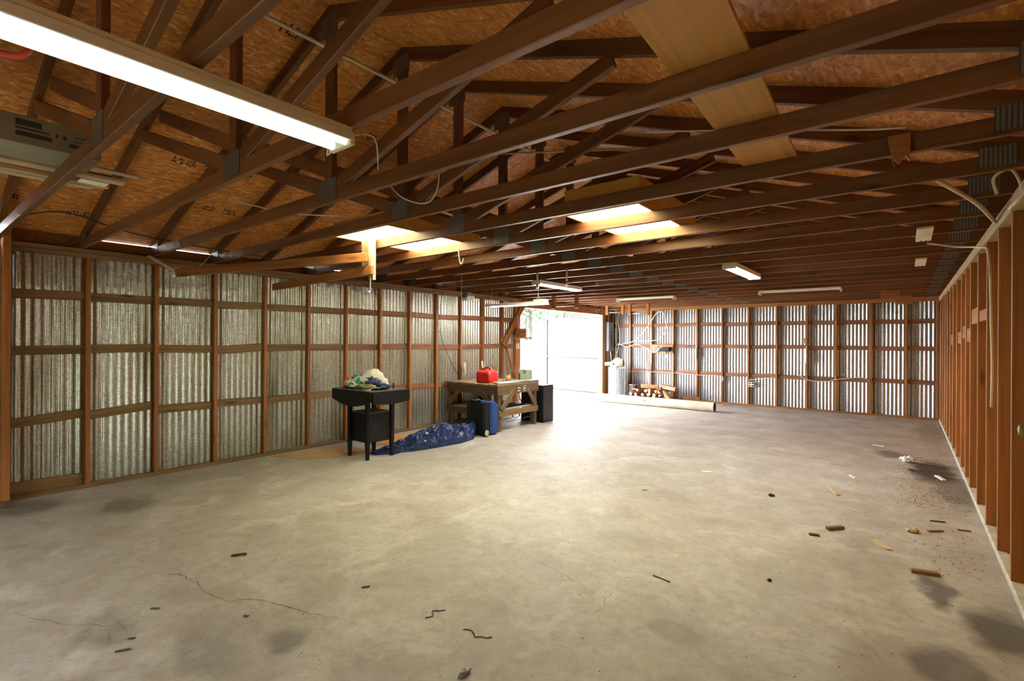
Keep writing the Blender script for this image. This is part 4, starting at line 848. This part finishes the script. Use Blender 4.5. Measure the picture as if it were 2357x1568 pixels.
# fan board on the far wall
fbd = empty('appliance_board', (-5.11, 12.88, 1.34), 'orange board on the far wall with a round grille and a black holder', 'board')
lumber('backing_plank', (-5.43, 12.905, 1.34), (-4.80, 12.905, 1.34), .02, .235, 'stud', fbd); MB().cyl((-5.24, 12.893, 1.33), (-5.24, 12.86, 1.33), .085, 24).build('grille', 'grey', fbd)
for k in range(4): MB().box((-5.30+.0, 12.855, 1.275+k*.033), (-5.18, 12.862, 1.290+k*.033)).build('slot', 'black', fbd)
MB().prism([(-5.09, 1.27), (-4.90, 1.27), (-4.87, 1.29), (-4.87, 1.39), (-5.05, 1.39), (-5.09, 1.32)], 'y', 12.77, 12.893).build('holder', 'black', fbd)
for (x, z, lb, w_, h_, r, c_) in ((-3.578, .62, 'white outlet on a far wall stud right of the firewood', .07, .11, 2, 1), (-2.90, .52, 'white double outlet box low on the far wall', .11, .12, 2, 2)):
    t = empty('wall_outlet', (x, 12.9, z), lb, 'outlet', 'outlets on the far wall'); outlet(t, (x, 12.915, z), (0, -1, 0), w_, h_, r, c_)
for (x, lb) in ((-4.20, 'white bag end tucked on a stud right of the appliance board'), (-1.76, 'white scrap of paper hung on a middle stud of the far wall')):
    tag(MB().blob((x, 12.88, 1.25), (.025, .02, .17), 51, .3, 2).build('hung_scrap', 'white', smooth=True), lb, 'scrap')
tag(MB().box((-1.83, 12.895, 1.50), (-1.745, 12.912, 1.63), bev=.006).build('junction_box', 'cardboard'), 'small tan junction box on a far wall stud', 'junction box')
tag(MB().blob((.612-.06, 4.32, 1.00), (.012, .018, .03), 52, .2, 2).build('clip', 'greenbox', smooth=True), 'pale green clip on the nearest right-wall stud', 'clip')
# ================================================================== LITTER ON THE FLOOR
def scrap(name, a, b, wd, th, mat, label, cat='wood scrap'):
    o = lumber(name, (a[0], a[1], th/2+.0008), (b[0], b[1], th/2+.0008), wd, th, mat, bev=min(.002, th*.2)); return tag(o, label, cat, 'litter on the floor')
scrap('wood_offcut', (.03, 4.27), (.18, 4.31), .035, .022, 'stud_old', 'dark thick stick with a split end on the floor at right')
scrap('wood_chunk', (-.50, 4.79), (-.40, 4.90), .035, .025, 'stud_old', 'short brown wood chunk with a pale broken end on the floor')
tag(MB().prism([(-.20, 4.76), (-.165, 4.775), (-.085, 4.665), (-.07, 4.62), (-.105, 4.61), (-.16, 4.66)], 'z', .001, .008).build('wood_shingle', 'pale'), 'flat tan tapered wood shingle on the floor', 'wood scrap', 'litter on the floor')
scrap('bark_strip', (-.60, 4.58), (-.53, 4.60), .03, .012, 'crumb', 'dark curled bark strip left of the wood chunk')
scrap('wood_strip', (-.62, 6.20), (-.53, 5.93), .035, .012, 'pale', 'reddish tan slat lying lengthwise in the middle right of the floor')
scrap('wood_sliver', (-.74, 7.45), (-.53, 7.40), .014, .008, 'pale', 'long thin pale sliver beyond the tan slat')
scrap('wood_sliver', (-.50, 6.91), (-.44, 6.78), .022, .012, 'cream', 'short whitish sliver beside the long thin one')
scrap('white_strip', (.28, 7.51), (.34, 7.31), .04, .015, 'cream', 'white strip lying by the black stain near the right wall')
scrap('white_strip', (-.38, 9.2), (-.24, 9.14), .02, .01, 'white', 'thin white strip far back near the dark smear')
scrap('bolt', (.03, 7.68), (.10, 7.66), .014, .014, 'rust', 'dark rusty bolt on the floor near the black stain', 'bolt')
tag(MB().blob((.02, 8.18, .03), (.06, .04, .035), 61, .5, 3, floor=.001).build('paper_scrap', 'white', smooth=True), 'crumpled white paper scrap near the dark smear', 'paper', 'litter on the floor')
scrap('paper_card', (-1.88, 6.0), (-1.79, 6.06), .06, .003, 'cream', 'small white card lying flat in the middle of the floor', 'paper')
tag(MB().blob((.045, 5.19, .012), (.035, .045, .016), 62, .3, 2, floor=.001).build('wood_chip', 'pale', smooth=True), 'pale striped wood chip near the right wall', 'wood scrap', 'litter on the floor')
scrap('wood_sliver', (.15, 5.27), (.24, 5.35), .03, .008, 'stud_old', 'flat brown sliver near the right wall, beyond the thick stick')
scrap('wood_sliver', (.34, 5.46), (.42, 5.49), .012, .008, 'bench', 'thin sliver closest to the right wall curb')
scrap('twig', (.17, 5.59), (.27, 5.62), .012, .010, 'crumb', 'dark twig near the right wall', 'twig')
scrap('twig', (-1.29, 3.13), (-1.17, 3.11), .006, .006, 'crumb', 'straight dark twig in the right foreground', 'twig')
tag(MB().tube([(-3.72, 1.53, .008), (-3.68, 1.59, .010), (-3.665, 1.605, .012), (-3.655, 1.595, .008)], .007, 6).build('bent_nail', 'cable_dark', smooth=True), 'black bent rod in the left foreground', 'rod', 'litter on the floor')
tag(MB().tube([(-2.07, 1.86, .003), (-2.05, 1.90, .004), (-2.09, 1.93, .004), (-2.06, 1.96, .003), (-2.04, 1.985, .003)], .0025, 5).build('wire_scrap', 'cable_dark', smooth=True), 'short curled black wire in the middle foreground', 'wire', 'litter on the floor')
tag(MB().tube([(-1.83, 1.91, .003), (-1.80, 1.93, .004), (-1.76, 1.92, .004), (-1.735, 1.90, .004), (-1.71, 1.925, .004), (-1.685, 1.93, .003), (-1.67, 1.955, .003)], .0025, 5).build('wire_scrap', 'cable_dark', smooth=True), 'long wavy black wire in the middle foreground', 'wire', 'litter on the floor')
tag(MB().blob((-1.58, 1.665, .008), (.016, .030, .012), 63, .3, 2, floor=.001).build('pebble', 'grey', smooth=True), 'grey pebble at the bottom edge of the floor', 'stone', 'litter on the floor')
tag(MB().blob((-.68, 3.53, .006), (.012, .012, .009), 64, .3, 2, floor=.001).build('pebble', 'crumb', smooth=True), 'small black pebble right of the straight twig', 'stone', 'litter on the floor')
tag(MB().blob((-1.04, 5.49, .01), (.025, .02, .012), 65, .4, 2, floor=.001).build('dirt_clod', 'crumb', smooth=True), 'dark clod in the middle of the floor', 'clod', 'litter on the floor')
for (x, y, a, L, lb) in ((-2.63, 1.84, .9, .05, 'curled dark leaf in the centre left foreground'), (-3.02, .71, 1.0, .06, 'hooked brown stick at the bottom left'), (-3.10, .78, .8, .035, 'tiny straight splinter at the bottom left'), (-2.865, 1.245, .4, .03, 'small dark flake below the long crack'), (-2.12, 4.85, .5, .05, 'small dry leaf near the floor centre'), (-3.35, .95, .6, .05, 'pale folded sliver in the left foreground'), (-2.2, .98, .7, .04, 'dark flat splinter in the lower left foreground')):
    tag(lumber('dry_leaf', (x, y, .004), (x+L*math.cos(a), y+L*math.sin(a), .006), .012, .003, 'crumb', bev=0), lb, 'leaf', 'litter on the floor')
rnd = random.Random(5); cr = MB(); stw = MB()
for k in range(3200):
    if k < 1100: x, y = rnd.uniform(-6.2, .45), 1+11.6*rnd.random()**1.3
    elif k < 2000: y = rnd.uniform(4.3, 12.7); x = .48-abs(rnd.gauss(0, .35))
    else: x, y = rnd.gauss(.20, .16), rnd.uniform(6.0, 8.6); x = min(x, .49)
    s = rnd.uniform(.002, .007) if k < 1100 else rnd.uniform(.002, .009); a = rnd.uniform(0, 6.3); c, d = math.cos(a)*s, math.sin(a)*s; h = s*.5
    cr.add([(x+c, y+d, .0006), (x-d*.6, y+c*.6, .0006), (x-c, y-d, .0006), (x+d*.6, y-c*.6, .0006), (x, y, h)], [(0, 1, 4), (1, 2, 4), (2, 3, 4), (3, 0, 4)])
tag(cr.build('floor_crumbs', 'crumb'), 'scattered dark dirt crumbs strewn over the concrete floor', 'dirt', kind='stuff')
for k in range(2300):
    if k < 1000: x, y = rnd.uniform(-4.3, -2.9), 12.88-abs(rnd.gauss(0, .25))
    elif k < 1500: x, y = rnd.uniform(-3.0, .45), 12.85-abs(rnd.gauss(0, .22))
    elif k < 1900: x, y = rnd.uniform(-1.5, .45), rnd.uniform(9.0, 11.5)
    else: x, y = rnd.gauss(.25, .13), rnd.uniform(5.9, 7.2); x = min(x, .49)
    L = rnd.uniform(.012, .05); a = rnd.uniform(0, 6.3); wv = .0025; z = rnd.uniform(.001, .02 if k < 1500 else .006); c, d = math.cos(a), math.sin(a)
    stw.add([(x-d*wv, y+c*wv, z), (x+d*wv, y-c*wv, z), (x+c*L+d*wv, y+d*L-c*wv, z+.002), (x+c*L-d*wv, y+d*L+c*wv, z+.002)], [(0, 1, 2, 3)])
tag(stw.build('straw_litter', 'straw'), 'dry straw and shavings scattered along the far wall and right wall', 'straw', kind='stuff')
# grade stamps printed on the strand board, thin ink marks on the underside of the left slope
for (x, y, n_) in ((-5.08, 1.57, 4), (-5.08, 1.68, 4), (-5.08, 1.82, 3), (-5.73, 2.05, 5), (-5.73, 2.24, 6), (-5.71, 2.45, 4), (-3.39, 1.68, 7), (-6.24, 1.07, 4), (-6.23, 1.17, 3), (-5.08, 2.21, 2), (-3.4, 3.35, 5), (-4.03, 2.83, 5), (-6.11, 0.67, 3)):
    mb = MB(); z = roof_z(x)-.0012
    for k in range(n_):
        for j in range(2):
            if random.random() < .2: continue
            a = y+k*.022; b = x+j*.05+random.uniform(-.006, .006); L = random.uniform(.02, .04)
            mb.add([(b, a, roof_z(b)-.0015), (b+L, a, roof_z(b+L)-.0015), (b+L, a+.014, roof_z(b+L)-.0015), (b, a+.014, roof_z(b)-.0015)], [(0, 1, 2, 3)])
    mb.build('grade_stamp', 'ink', ce)
